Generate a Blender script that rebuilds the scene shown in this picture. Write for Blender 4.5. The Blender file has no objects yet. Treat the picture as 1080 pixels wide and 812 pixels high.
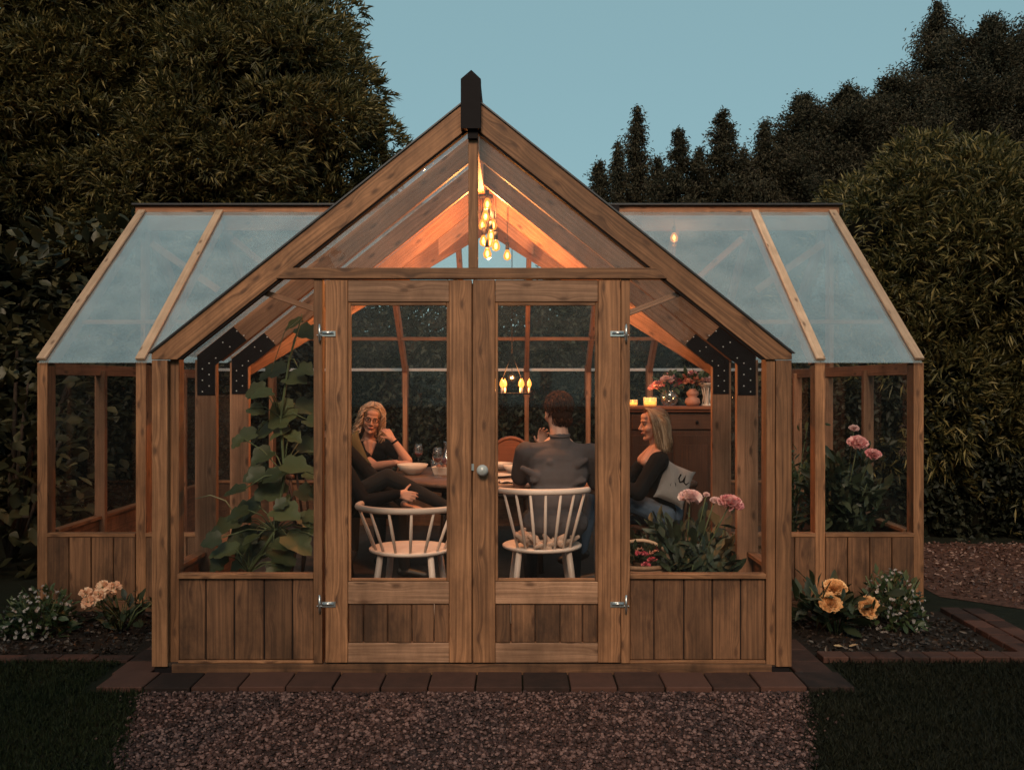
import bpy, math, random
import numpy as np
from mathutils import Vector, Matrix
random.seed(7); RNG = np.random.default_rng(11)
R = math.radians
scene = bpy.context.scene
COL = scene.collection

# ------------------------------------------------------------------ materials
def mat(name):
    m = bpy.data.materials.new(name); m.use_nodes = True
    nt = m.node_tree; return m, nt, nt.nodes['Principled BSDF'] if 'Principled BSDF' in nt.nodes else nt.nodes.new('ShaderNodeBsdfPrincipled')
def simple(name, col, rough=.6, metal=0, var=.15, scale=30, bump=0, spec=.5, sheen=0):
    m, nt, b = mat(name); n = nt.nodes; l = nt.links
    tc = n.new('ShaderNodeTexCoord'); no = n.new('ShaderNodeTexNoise'); no.inputs['Scale'].default_value = scale; no.inputs['Detail'].default_value = 4
    l.new(tc.outputs['Object'], no.inputs['Vector'])
    mx = n.new('ShaderNodeMix'); mx.data_type = 'RGBA'
    mx.inputs[6].default_value = tuple(c*(1-var) for c in col)+(1,); mx.inputs[7].default_value = tuple(min(1, c*(1+var)) for c in col)+(1,)
    l.new(no.outputs['Fac'], mx.inputs[0]); l.new(mx.outputs[2], b.inputs['Base Color'])
    b.inputs['Roughness'].default_value = rough; b.inputs['Metallic'].default_value = metal; b.inputs['Specular IOR Level'].default_value = spec
    if sheen: b.inputs['Sheen Weight'].default_value = sheen
    if bump:
        bp = n.new('ShaderNodeBump'); bp.inputs['Strength'].default_value = bump; bp.inputs['Distance'].default_value = .01
        l.new(no.outputs['Fac'], bp.inputs['Height']); l.new(bp.outputs['Normal'], b.inputs['Normal'])
    return m
def wood(name, dark, light, knot=(.07, .03, .015), rough=.62, knots=True, stain=.5):
    m, nt, b = mat(name); n = nt.nodes; l = nt.links
    uv = n.new('ShaderNodeUVMap')
    sep = n.new('ShaderNodeSeparateXYZ'); l.new(uv.outputs[0], sep.inputs[0])
    def math_(op, a, bb=None):
        q = n.new('ShaderNodeMath'); q.operation = op
        for i, v in enumerate((a, bb)):
            if v is None: continue
            if isinstance(v, (int, float)): q.inputs[i].default_value = v
            else: l.new(v, q.inputs[i])
        return q.outputs[0]
    bid = math_('FLOOR', math_('DIVIDE', sep.outputs[1], 10.0))
    wn = n.new('ShaderNodeTexWhiteNoise'); wn.noise_dimensions = '1D'; l.new(bid, wn.inputs['W'])
    # knots: stretched voronoi
    mpk = n.new('ShaderNodeMapping'); mpk.inputs['Scale'].default_value = (3.2, 8.5, 1); l.new(uv.outputs[0], mpk.inputs['Vector'])
    vo = n.new('ShaderNodeTexVoronoi'); vo.voronoi_dimensions = '2D'; vo.inputs['Scale'].default_value = 1; vo.inputs['Randomness'].default_value = 1; l.new(mpk.outputs[0], vo.inputs['Vector'])
    kd = vo.outputs['Distance']
    # bend of the grain round knots
    bend = math_('MULTIPLY', math_('POWER', math_('MAXIMUM', math_('SUBTRACT', .40, kd), 0.0), 2.0), .16)
    lown = n.new('ShaderNodeTexNoise'); lown.inputs['Scale'].default_value = 1.0; lown.inputs['Detail'].default_value = 1
    mlw = n.new('ShaderNodeMapping'); mlw.inputs['Scale'].default_value = (1.1, 4, 1); l.new(uv.outputs[0], mlw.inputs['Vector']); l.new(mlw.outputs[0], lown.inputs['Vector'])
    warp = math_('ADD', math_('MULTIPLY', lown.outputs['Fac'], .030), bend if knots else 0.0)
    cmb = n.new('ShaderNodeCombineXYZ'); l.new(math_('MULTIPLY', sep.outputs[0], 1.2), cmb.inputs[0]); l.new(math_('MULTIPLY', math_('ADD', sep.outputs[1], warp), 55.0), cmb.inputs[1])
    g = n.new('ShaderNodeTexNoise'); g.inputs['Scale'].default_value = 1.4; g.inputs['Detail'].default_value = 6; g.inputs['Roughness'].default_value = .6; l.new(cmb.outputs[0], g.inputs['Vector'])
    rp = n.new('ShaderNodeValToRGB'); l.new(g.outputs['Fac'], rp.inputs[0])
    rp.color_ramp.elements[0].position = .28; rp.color_ramp.elements[0].color = tuple(dark)+(1,)
    rp.color_ramp.elements[1].position = .70; rp.color_ramp.elements[1].color = tuple(light)+(1,)
    out = rp.outputs[0]
    # blotches and per board tone
    bl = n.new('ShaderNodeTexNoise'); bl.inputs['Scale'].default_value = 4.5; bl.inputs['Detail'].default_value = 3
    mb = n.new('ShaderNodeMapping'); mb.inputs['Scale'].default_value = (1, 2.2, 1); l.new(uv.outputs[0], mb.inputs['Vector']); l.new(mb.outputs[0], bl.inputs['Vector'])
    v = math_('ADD', math_('MULTIPLY', wn.outputs['Value'], .62), math_('MULTIPLY', bl.outputs['Fac'], stain))
    mul = math_('ADD', .46 + .2*(.5-stain), v)
    hs = n.new('ShaderNodeHueSaturation'); l.new(out, hs.inputs['Color']); l.new(mul, hs.inputs['Value']); hs.inputs['Saturation'].default_value = 1
    out = hs.outputs[0]
    if knots:
        kr = n.new('ShaderNodeValToRGB'); l.new(kd, kr.inputs[0])
        kr.color_ramp.elements[0].position = .045; kr.color_ramp.elements[0].color = (1, 1, 1, 1)
        kr.color_ramp.elements[1].position = .13; kr.color_ramp.elements[1].color = (0, 0, 0, 1)
        e = kr.color_ramp.elements.new(.085); e.color = (.45, .45, .45, 1)
        mk = n.new('ShaderNodeMix'); mk.data_type = 'RGBA'; l.new(math_('MULTIPLY', kr.outputs[0], .8), mk.inputs[0]); l.new(out, mk.inputs[6]); mk.inputs[7].default_value = tuple(knot)+(1,)
        out = mk.outputs[2]
    we = n.new('ShaderNodeTexNoise'); we.inputs['Scale'].default_value = 2.2; we.inputs['Detail'].default_value = 7; we.inputs['Roughness'].default_value = .68
    tco = n.new('ShaderNodeTexCoord'); mw = n.new('ShaderNodeMapping'); mw.inputs['Scale'].default_value = (2.2, 2.2, 1.0); l.new(tco.outputs['Object'], mw.inputs['Vector']); l.new(mw.outputs[0], we.inputs['Vector'])
    wr = n.new('ShaderNodeMapRange'); wr.inputs['From Min'].default_value = .42; wr.inputs['From Max'].default_value = .66; wr.inputs['To Max'].default_value = stain*1.1; l.new(we.outputs['Fac'], wr.inputs['Value'])
    wm = n.new('ShaderNodeMix'); wm.data_type = 'RGBA'; l.new(wr.outputs[0], wm.inputs[0]); l.new(out, wm.inputs[6]); wm.inputs[7].default_value = tuple(c*.62 for c in dark)+(1,)
    out = wm.outputs[2]
    l.new(out, b.inputs['Base Color']); b.inputs['Roughness'].default_value = rough; b.inputs['Specular IOR Level'].default_value = .35
    bp = n.new('ShaderNodeBump'); bp.inputs['Strength'].default_value = .5; bp.inputs['Distance'].default_value = .003
    l.new(g.outputs['Fac'], bp.inputs['Height']); l.new(bp.outputs['Normal'], b.inputs['Normal'])
    return m
def leafmat(name, c0, c1, c2=None, rough=.5, trans=.25, spec=.4):
    """colour runs over uv.x (a random number per leaf)"""
    m, nt, b = mat(name); n = nt.nodes; l = nt.links
    uv = n.new('ShaderNodeUVMap'); sep = n.new('ShaderNodeSeparateXYZ'); l.new(uv.outputs[0], sep.inputs[0])
    rp = n.new('ShaderNodeValToRGB'); l.new(sep.outputs[0], rp.inputs[0])
    rp.color_ramp.elements[0].color = tuple(c0)+(1,); rp.color_ramp.elements[1].color = tuple(c2 or c1)+(1,)
    if c2: e = rp.color_ramp.elements.new(.6); e.color = tuple(c1)+(1,)
    l.new(rp.outputs[0], b.inputs['Base Color']); b.inputs['Roughness'].default_value = rough; b.inputs['Specular IOR Level'].default_value = spec
    if trans:
        tr = n.new('ShaderNodeBsdfTranslucent'); l.new(rp.outputs[0], tr.inputs['Color'])
        ms = n.new('ShaderNodeMixShader'); ms.inputs[0].default_value = trans
        l.new(b.outputs[0], ms.inputs[1]); l.new(tr.outputs[0], ms.inputs[2]); l.new(ms.outputs[0], n['Material Output'].inputs[0])
    return m
def glassmat(name, milk=.0, gloss=1.0, tint=(1, 1, 1), rough=.03, dirt=0.0):
    m, nt, b = mat(name); n = nt.nodes; l = nt.links; n.remove(b)
    t = n.new('ShaderNodeBsdfTransparent'); t.inputs[0].default_value = tuple(tint)+(1,)
    gl = n.new('ShaderNodeBsdfGlossy'); gl.inputs['Roughness'].default_value = rough
    ge = n.new('ShaderNodeNewGeometry'); vd = n.new('ShaderNodeVectorMath'); vd.operation = 'DOT_PRODUCT'; l.new(ge.outputs['Normal'], vd.inputs[0]); l.new(ge.outputs['Incoming'], vd.inputs[1])
    def M_(op, a, b=None):
        q = n.new('ShaderNodeMath'); q.operation = op
        for i, v in enumerate((a, b)):
            if v is None: continue
            if isinstance(v, (int, float)): q.inputs[i].default_value = v
            else: l.new(v, q.inputs[i])
        return q
    sch = M_('ADD', M_('MULTIPLY', M_('POWER', M_('SUBTRACT', 1.0, M_('ABSOLUTE', vd.outputs['Value']).outputs[0]).outputs[0], 5.0).outputs[0], .96).outputs[0], .04)
    mu = M_('MULTIPLY', sch.outputs[0], gloss); mu.use_clamp = True
    m1 = n.new('ShaderNodeMixShader'); l.new(mu.outputs[0], m1.inputs[0]); l.new(t.outputs[0], m1.inputs[1]); l.new(gl.outputs[0], m1.inputs[2])
    out = m1
    if milk or dirt:
        d = n.new('ShaderNodeBsdfDiffuse'); d.inputs[0].default_value = (.60, .76, .82, 1)
        tl = n.new('ShaderNodeBsdfTranslucent'); tl.inputs[0].default_value = (.72, .76, .78, 1)
        m2 = n.new('ShaderNodeMixShader'); m2.inputs[0].default_value = .4; l.new(d.outputs[0], m2.inputs[1]); l.new(tl.outputs[0], m2.inputs[2])
        no = n.new('ShaderNodeTexNoise'); no.inputs['Scale'].default_value = 3.5; no.inputs['Detail'].default_value = 5
        tc = n.new('ShaderNodeTexCoord'); l.new(tc.outputs['Object'], no.inputs['Vector'])
        mr = n.new('ShaderNodeMapRange'); mr.inputs['To Min'].default_value = max(0, milk-dirt); mr.inputs['To Max'].default_value = milk+dirt
        mr.inputs['From Min'].default_value = .3; mr.inputs['From Max'].default_value = .7; l.new(no.outputs['Fac'], mr.inputs['Value'])
        m3 = n.new('ShaderNodeMixShader'); l.new(mr.outputs[0], m3.inputs[0]); l.new(m1.outputs[0], m3.inputs[1]); l.new(m2.outputs[0], m3.inputs[2]); out = m3
    l.new(out.outputs[0], n['Material Output'].inputs[0]); return m
def brickmat(name, c0, c1):
    m, nt, b = mat(name); n = nt.nodes; l = nt.links
    uv = n.new('ShaderNodeUVMap'); sep = n.new('ShaderNodeSeparateXYZ'); l.new(uv.outputs[0], sep.inputs[0]); q = n.new('ShaderNodeMath'); q.operation = 'DIVIDE'; q.inputs[1].default_value = 10; l.new(sep.outputs[1], q.inputs[0]); f = n.new('ShaderNodeMath'); f.operation = 'FLOOR'; l.new(q.outputs[0], f.inputs[0])
    wn = n.new('ShaderNodeTexWhiteNoise'); wn.noise_dimensions = '1D'; l.new(f.outputs[0], wn.inputs['W'])
    tc = n.new('ShaderNodeTexCoord'); no = n.new('ShaderNodeTexNoise'); no.inputs['Scale'].default_value = 11; no.inputs['Detail'].default_value = 8; no.inputs['Roughness'].default_value = .7; l.new(tc.outputs['Object'], no.inputs['Vector'])
    a = n.new('ShaderNodeMath'); a.operation = 'ADD'; l.new(wn.outputs['Value'], a.inputs[0]); l.new(no.outputs['Fac'], a.inputs[1]); mr = n.new('ShaderNodeMapRange'); mr.inputs['From Min'].default_value = .45; mr.inputs['From Max'].default_value = 1.45; l.new(a.outputs[0], mr.inputs['Value'])
    mx = n.new('ShaderNodeMix'); mx.data_type = 'RGBA'; mx.inputs[6].default_value = tuple(c0)+(1,); mx.inputs[7].default_value = tuple(c1)+(1,); l.new(mr.outputs[0], mx.inputs[0]); l.new(mx.outputs[2], b.inputs['Base Color']); b.inputs['Roughness'].default_value = .85; b.inputs['Specular IOR Level'].default_value = .2
    bp = n.new('ShaderNodeBump'); bp.inputs['Strength'].default_value = .6; bp.inputs['Distance'].default_value = .004; l.new(no.outputs['Fac'], bp.inputs['Height']); l.new(bp.outputs[0], b.inputs['Normal']); return m
def emit(name, col, s):
    m, nt, b = mat(name); b.inputs['Base Color'].default_value = (.1, .05, .02, 1)
    b.inputs['Emission Color'].default_value = tuple(col)+(1,); b.inputs['Emission Strength'].default_value = s; return m

WD = wood('pressure_treated_pine', (.085, .036, .016), (.345, .165, .080))
WDbar = wood('sky_lit_glazing_batten', (.30, .19, .12), (.52, .36, .25), knots=True, stain=.4)  # paler than the frame wood: skylight on the bars put into the colour
WDin = wood('planed_pine', (.16, .074, .038), (.38, .188, .104))
WDboard = wood('brown_cladding_boards', (.055, .025, .013), (.185, .088, .044), stain=.8)
WDrail = wood('lighter_door_rail_pine', (.15, .075, .042), (.44, .245, .150), stain=.5)
CHW = wood('pale_painted_beech', (.56, .44, .37), (.66, .54, .46), knots=False, stain=.2, rough=.45)
REDW = wood('red_brown_wood', (.20, .07, .035), (.32, .12, .06), knots=False, stain=.3, rough=.4)
DKW = wood('dark_old_wood', (.045, .022, .014), (.095, .045, .026), knots=False, stain=.5, rough=.45)
TABW = wood('table_wood', (.13, .075, .05), (.21, .125, .09), knots=False, stain=.4, rough=.35)
BARK = simple('bark', (.045, .03, .022), .9, var=.5, scale=14, bump=.6)
BLACKM = simple('black_painted_metal', (.009, .007, .008), .75, var=.2, spec=.15)
TRIM = simple('dark_grey_aluminium_trim', (.05, .05, .055), .35, metal=.6)
ZINC = simple('zinc_plated_steel', (.55, .58, .60), .3, metal=.9, var=.1)
KNOBM = simple('grey_glazed_knob', (.34, .36, .36), .25, var=.08, spec=.6)
NAIL = simple('galvanised_nail_heads', (.75, .73, .7), .5, metal=0, var=.05)
GLW = glassmat('clear_window_glass', milk=.003, gloss=.35, dirt=.002)
GLG = glassmat('dusty_gable_glass', milk=.022, gloss=.6, dirt=.018)
GLR = glassmat('milky_roof_panel', milk=.165, gloss=3.6, dirt=.06, rough=.04)
GLM = glassmat('thin_milky_roof_glass', milk=.14, gloss=1.5, dirt=.03, rough=.04)
GLT = glassmat('thin_table_glass', milk=.02, gloss=3.0, rough=.01)
BULBG = glassmat('bulb_glass', milk=.0, gloss=1.5, tint=(1, .72, .38))
def glowglass(m, col, s, f):
    nt = m.node_tree; n = nt.nodes; l = nt.links; o = n['Material Output']; src = o.inputs[0].links[0].from_socket
    e = n.new('ShaderNodeEmission'); e.inputs[0].default_value = tuple(col)+(1,); e.inputs[1].default_value = s; x = n.new('ShaderNodeMixShader'); x.inputs[0].default_value = f
    l.new(src, x.inputs[1]); l.new(e.outputs[0], x.inputs[2]); l.new(x.outputs[0], o.inputs[0])
glowglass(BULBG, (1, .34, .04), 2.6, .34)
FIL = emit('glowing_filament', (1, .50, .13), 22)
FILAMENT2 = emit('glowing_candle_bulb', (1, .36, .06), 2.3)
CANDLE = emit('candle_flame_glow', (1, .45, .12), 5)

# ------------------------------------------------------------------ mesh builder
BID = [0]
class MB:
    def __init__(s): s.V = []; s.F = []; s.UV = []; s.MI = []; s.SM = []
    def add(s, verts, faces, uvs=None, mi=0, sm=False):
        o = len(s.V); s.V += [tuple(v) for v in verts]
        for i, f in enumerate(faces):
            s.F.append(tuple(o+k for k in f)); s.MI.append(mi); s.SM.append(sm)
            s.UV.append(uvs[i] if uvs else [(0, 0)]*len(f))
    def box(s, c, size, M=None, mi=0):
        c = Vector(c); h = [x/2 for x in size]; M = M or Matrix.Identity(3)
        la = max(range(3), key=lambda i: size[i]); oth = [i for i in range(3) if i != la]
        BID[0] += 1; off = 10*BID[0]+random.random()*4; uo = random.random()*7
        vs = []; loc = []
        for x in (-1, 1):
            for y in (-1, 1):
                for z in (-1, 1):
                    p = Vector((x*h[0], y*h[1], z*h[2])); loc.append(p); vs.append(c+M@p)
        fs = [(0, 1, 3, 2), (4, 6, 7, 5), (0, 4, 5, 1), (2, 3, 7, 6), (0, 2, 6, 4), (1, 5, 7, 3)]; ax = [0, 0, 1, 1, 2, 2]
        uvs = []
        for f, a in zip(fs, ax):
            if a == la: uvs.append([(uo+loc[k][oth[0]]*.3, off+loc[k][oth[1]]+.3) for k in f])
            else:
                b = [i for i in oth if i != a][0]
                uvs.append([(uo+loc[k][la], off+loc[k][b]+(.5 if a == oth[0] else 0)) for k in f])
        s.add(vs, fs, uvs, mi); return s
    def b6(s, x0, x1, y0, y1, z0, z1, mi=0):
        return s.box(((x0+x1)/2, (y0+y1)/2, (z0+z1)/2), (abs(x1-x0), abs(y1-y0), abs(z1-z0)), mi=mi)
    def beam(s, p0, p1, w, t, up=(0, 0, 1), mi=0):
        p0 = Vector(p0); p1 = Vector(p1); d = p1-p0; L = d.length; x = d.normalized(); u = Vector(up)
        y = u.cross(x)
        if y.length < 1e-4: y = Vector((0, 1, 0)).cross(x)
        y.normalize(); z = x.cross(y)
        return s.box((p0+p1)/2, (L, w, t), Matrix((x, y, z)).transposed(), mi)
    def prism(s, pts, a, b, to3, udir, mi=0):
        """pts 2D polygon; to3(p, depth) -> 3D"""
        BID[0] += 1; off = 10*BID[0]+random.random()*4; uo = random.random()*7
        n = len(pts); ud = Vector(udir).normalized(); vd = Vector((-ud.y, ud.x))
        A = [to3(p, a) for p in pts]; B = [to3(p, b) for p in pts]
        U = [(uo+Vector(p).dot(ud), off+Vector(p).dot(vd)*1.0+5) for p in pts]
        fs = [tuple(range(n)), tuple(range(2*n-1, n-1, -1))]; uvs = [list(U), [U[k-n] for k in range(2*n-1, n-1, -1)]]
        for i in range(n):
            j = (i+1) % n
            fs.append((j, i, n+i, n+j)); uvs.append([(U[j][0], U[j][1]), (U[i][0], U[i][1]), (U[i][0], U[i][1]+abs(b-a)), (U[j][0], U[j][1]+abs(b-a))])
        s.add(A+B, fs, uvs, mi); return s
    def tube(s, pts, rad, seg=8, mi=0, sm=True, cap=True, u0=None):
        pts = [Vector(p) for p in pts]; n = len(pts)
        if isinstance(rad, (int, float)): rad = [rad]*n
        vs = []; prev = None
        for i, p in enumerate(pts):
            d = (pts[min(i+1, n-1)]-pts[max(i-1, 0)])
            d = d.normalized() if d.length > 1e-9 else Vector((0, 0, 1))
            if prev is None:
                a = d.cross(Vector((0, 0, 1)));
                if a.length < .05: a = d.cross(Vector((1, 0, 0)))
            else: a = prev-d*prev.dot(d)
            a.normalize(); prev = a; b = d.cross(a)
            for k in range(seg):
                t = 2*math.pi*k/seg; vs.append(p+(a*math.cos(t)+b*math.sin(t))*rad[i])
        u = random.random() if u0 is None else u0; BID[0] += 1; off = 10*BID[0]
        fs = []; uvs = []; L = 0
        for i in range(n-1):
            L2 = L+(pts[i+1]-pts[i]).length
            for k in range(seg):
                k2 = (k+1) % seg
                fs.append((i*seg+k, i*seg+k2, (i+1)*seg+k2, (i+1)*seg+k))
                if u0 is None: uvs.append([(L, off+k*.02), (L, off+k*.02+.02), (L2, off+k*.02+.02), (L2, off+k*.02)])
                else: uvs.append([(u, .5)]*4)
            L = L2
        if cap:
            fs.append(tuple(range(seg-1, -1, -1))); fs.append(tuple((n-1)*seg+k for k in range(seg)))
            uvs += [[(u if u0 is not None else 0, off)]*seg]*2
        s.add(vs, fs, uvs, mi, sm); return s
    def lathe(s, prof, c=(0, 0, 0), seg=20, M=None, mi=0, sm=True, sx=1, sy=1):
        c = Vector(c); M = M or Matrix.Identity(3); vs = []; n = len(prof)
        BID[0] += 1; off = 10*BID[0]
        for r, z in prof:
            for k in range(seg):
                t = 2*math.pi*k/seg; vs.append(c+M@Vector((r*sx*math.cos(t), r*sy*math.sin(t), z)))
        fs = []; uvs = []
        for i in range(n-1):
            for k in range(seg):
                k2 = (k+1) % seg; f = (i*seg+k, i*seg+k2, (i+1)*seg+k2, (i+1)*seg+k); fs.append(f)
                uvs.append([((vs[q]-c).x, off+(vs[q]-c).y+3) for q in f])
        for idx in (tuple(range(seg-1, -1, -1)), tuple((n-1)*seg+k for k in range(seg))):
            r = prof[0][0] if idx[0] < seg else prof[-1][0]
            if r > 1e-5: fs.append(idx); uvs.append([((vs[q]-c).x, off+(vs[q]-c).y+3) for q in idx])
        s.add(vs, fs, uvs, mi, sm); return s
    def ell(s, c, r, M=None, seg=14, rings=9, mi=0):
        if isinstance(r, (int, float)): r = (r, r, r)
        prof = [(max(math.sin(math.pi*i/rings), 0)*1.0, -math.cos(math.pi*i/rings)) for i in range(rings+1)]
        prof[0] = (0.004, -1); prof[-1] = (0.004, 1)
        S = (M or Matrix.Identity(3)) @ Matrix.Diagonal(Vector(r))
        return s.lathe(prof, c, seg, S, mi)
    def caps(s, p0, p1, r0, r1=None, seg=10, mi=0):
        """closed capsule with tapered radii"""
        r1 = r0 if r1 is None else r1; p0 = Vector(p0); p1 = Vector(p1); d = (p1-p0); L = d.length; d = d.normalized() if L > 1e-6 else Vector((0, 0, 1))
        pts = []; rr = []
        for k in range(5):
            a = math.pi/2*k/4; pts.append(p0-d*r0*math.cos(a)); rr.append(max(r0*math.sin(a), .0006))
        for k in range(5):
            a = math.pi/2*k/4; pts.append(p1+d*r1*math.sin(a)); rr.append(max(r1*math.cos(a), .0006))
        return s.tube(pts, rr, seg, mi)
    def build(s, name, mats, parent=None, bevel=0, solid=0, loc=None):
        me = bpy.data.meshes.new(name); me.from_pydata(s.V, [], s.F)
        uvl = me.uv_layers.new(name='UVMap'); flat = [c for f in s.UV for p in f for c in p]; uvl.data.foreach_set('uv', flat)
        me.polygons.foreach_set('material_index', s.MI); me.polygons.foreach_set('use_smooth', s.SM)
        if not isinstance(mats, (list, tuple)): mats = [mats]
        for m in mats: me.materials.append(m)
        me.update(); o = bpy.data.objects.new(name, me); COL.objects.link(o)
        if parent: o.parent = parent
        if loc: o.location = loc
        if bevel:
            b = o.modifiers.new('bevel', 'BEVEL'); b.width = bevel; b.segments = 1; b.limit_method = 'ANGLE'; b.angle_limit = R(50)
        return o
def sweep(name, prims, m, parent=None, voxel=.006, smooth=3, fac=.5):
    """one continuous body surface out of overlapping closed shapes"""
    o = prims.build(name, m, parent)
    r = o.modifiers.new('remesh', 'REMESH'); r.mode = 'VOXEL'; r.voxel_size = voxel; r.use_smooth_shade = True
    if smooth:
        k = o.modifiers.new('smooth', 'SMOOTH'); k.factor = fac; k.iterations = smooth
    return o
def thing(name, label, cat, loc=(0, 0, 0), rz=0, group=None):
    o = bpy.data.objects.new(name, None); COL.objects.link(o); o.empty_display_size = .1
    o.location = loc; o.rotation_euler = (0, 0, rz); o['label'] = label; o['category'] = cat
    if group: o['group'] = group
    return o
def tag(o, label=None, cat=None, group=None, kind=None):
    for k, v in (('label', label), ('category', cat), ('group', group), ('kind', kind)):
        if v: o[k] = v
    return o
def kids(o): return [c for c in bpy.data.objects if c.parent == o]
def dup(o, loc=None, rz=None, label=None, parent=None, scale=None):
    c = o.copy(); COL.objects.link(c); c.parent = parent
    for ch in kids(o): dup(ch, parent=c)
    if loc is not None: c.location = loc
    if rz is not None: c.rotation_euler = (0, 0, rz)
    if scale: c.scale = scale
    if label: c['label'] = label
    return c
def npmesh(name, V, F, UVx, m, parent=None, UVy=None, smooth=False):
    """V (n,3), F (k,3) or (k,4), UVx per face"""
    me = bpy.data.meshes.new(name); k = F.shape[1]
    me.vertices.add(len(V)); me.vertices.foreach_set('co', V.astype(np.float32).ravel())
    me.loops.add(F.size); me.loops.foreach_set('vertex_index', F.astype(np.int32).ravel())
    me.polygons.add(len(F)); me.polygons.foreach_set('loop_start', np.arange(0, F.size, k, dtype=np.int32))
    uvl = me.uv_layers.new(name='UVMap'); uv = np.zeros((F.size, 2), np.float32); uv[:, 0] = np.repeat(UVx, k)
    if UVy is not None: uv[:, 1] = UVy
    uvl.data.foreach_set('uv', uv.ravel())
    if smooth: me.polygons.foreach_set('use_smooth', np.ones(len(F), bool))
    me.materials.append(m); me.update(calc_edges=True); me.validate()
    o = bpy.data.objects.new(name, me); COL.objects.link(o)
    if parent: o.parent = parent
    return o
def nrm(a): return a/np.maximum(np.linalg.norm(a, axis=1, keepdims=True), 1e-9)
def leaves(name, P, D, L, W, m, parent=None, fold=.3, droop=.15, N=None, wmid=.42):
    """narrow folded leaves: base, right, tip, left"""
    n = len(P); D = nrm(D); rnd = RNG.normal(size=(n, 3)) if N is None else N+RNG.normal(size=(n, 3))*.25
    S = nrm(np.cross(D, rnd)); Nn = nrm(np.cross(S, D)); L = np.broadcast_to(L, (n,))[:, None]; W = np.broadcast_to(W, (n,))[:, None]
    base = P; mid = P+D*L*wmid+Nn*L*.05; tip = P+D*L+np.array([0, 0, -1])*L*droop
    V = np.stack([base, mid+S*W/2+Nn*W*fold, tip, mid-S*W/2+Nn*W*fold], 1).reshape(-1, 3)
    i = np.arange(n)*4; F = np.stack([np.stack([i, i+1, i+2], 1), np.stack([i, i+2, i+3], 1)], 1).reshape(-1, 3)
    return npmesh(name, V, F, np.repeat(RNG.random(n), 2), m, parent)
def bigleaves(name, P, D, N, S, m, parent=None, outline=None, cup=.15, tube=None):
    """broad leaves from an outline fan; P leaf base, D direction to the tip, N upper side, S length"""
    outline = outline or [(0, 0), (.18, .28), (.45, .42), (.75, .30), (1, 0), (.75, -.30), (.45, -.42), (.18, -.28)]
    n = len(P); D = nrm(D); Sd = nrm(np.cross(N, D)); Nn = nrm(np.cross(D, Sd)); k = len(outline); V = []; S = np.broadcast_to(S, (n,))[:, None]
    V.append(P+D*S*.45)
    for a, b in outline:
        V.append(P+D*S*a+Sd*S*b+Nn*S*(cup*(abs(b)*1.2)-.25*cup*(2*a-1)**2*(1 if a > .5 else .3)) + RNG.normal(size=(n, 3))*S*.018)
    V = np.stack(V, 1).reshape(-1, 3); i = np.arange(n)*(k+1); F = []
    for q in range(k): F.append(np.stack([i, i+1+q, i+1+(q+1) % k], 1))
    F = np.stack(F, 1).reshape(-1, 3)
    return npmesh(name, V, F, np.repeat(RNG.random(n), k), m, parent)
SQ = [(0, 0), (-.10, .22), (.05, .42), (.30, .40), (.42, .52), (.62, .40), (.72, .24), (.86, .20), (1, 0), (.86, -.20), (.72, -.24), (.62, -.40), (.42, -.52), (.30, -.40), (.05, -.42), (-.10, -.22)]
CAMX, CAMD, F_ = .2125, 4.735, 947.
def at(px, py, y):
    k = (CAMD+y)/F_; return Vector((CAMX+(px-540)*k, y, 1.53-(py-406)*k))
# ------------------------------------------------------------------ ground
def sheet(name, poly, z, m, kind='structure'):
    mb = MB(); mb.add([(x, y, z) for x, y in poly], [tuple(range(len(poly)))], [[(x, y) for x, y in poly]])
    o = mb.build(name, m); o['kind'] = kind; return o
def groundmat(name, c0, c1, sc, rough=.95, bump=.5):
    m, nt, b = mat(name); n = nt.nodes; l = nt.links
    tc = n.new('ShaderNodeTexCoord'); a = n.new('ShaderNodeTexNoise'); a.inputs['Scale'].default_value = sc; a.inputs['Detail'].default_value = 8; a.inputs['Roughness'].default_value = .7
    l.new(tc.outputs['Object'], a.inputs['Vector']); rp = n.new('ShaderNodeValToRGB'); l.new(a.outputs['Fac'], rp.inputs[0])
    rp.color_ramp.elements[0].position = .35; rp.color_ramp.elements[1].position = .65
    rp.color_ramp.elements[0].color = tuple(c0)+(1,); rp.color_ramp.elements[1].color = tuple(c1)+(1,)
    l.new(rp.outputs[0], b.inputs['Base Color']); b.inputs['Roughness'].default_value = rough; b.inputs['Specular IOR Level'].default_value = .15
    bp = n.new('ShaderNodeBump'); bp.inputs['Strength'].default_value = bump; bp.inputs['Distance'].default_value = .02; l.new(a.outputs['Fac'], bp.inputs['Height']); l.new(bp.outputs[0], b.inputs['Normal'])
    return m
MLAWN = groundmat('dark_lawn_earth', (.006, .007, .004), (.012, .013, .007), 9)
MSOIL = groundmat('black_soil', (.008, .006, .005), (.020, .014, .011), 30)
MGRAV = groundmat('gravel_bed', (.020, .013, .012), (.05, .032, .030), 60)
MPATH = groundmat('reddish_grit_path', (.035, .017, .013), (.13, .060, .043), 22, bump=1.0)
MFLOOR = groundmat('dark_stone_floor', (.035, .025, .02), (.06, .043, .035), 8, .7)
sheet('ground', [(-150, -60), (150, -60), (150, 200), (-150, 200)], 0, MLAWN)
sheet('gravel_ground', [(-1.63, -.28), (1.67, -.28), (1.30, -1.5), (1.30, -2.4), (-1.26, -2.4), (-1.26, -1.5)], .004, MGRAV)
sheet('path', [(3.30, 1.75), (3.9, 1.2), (5.0, .95), (10, .9), (10, 3.7), (3.4, 3.95)], .004, MPATH)
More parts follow.
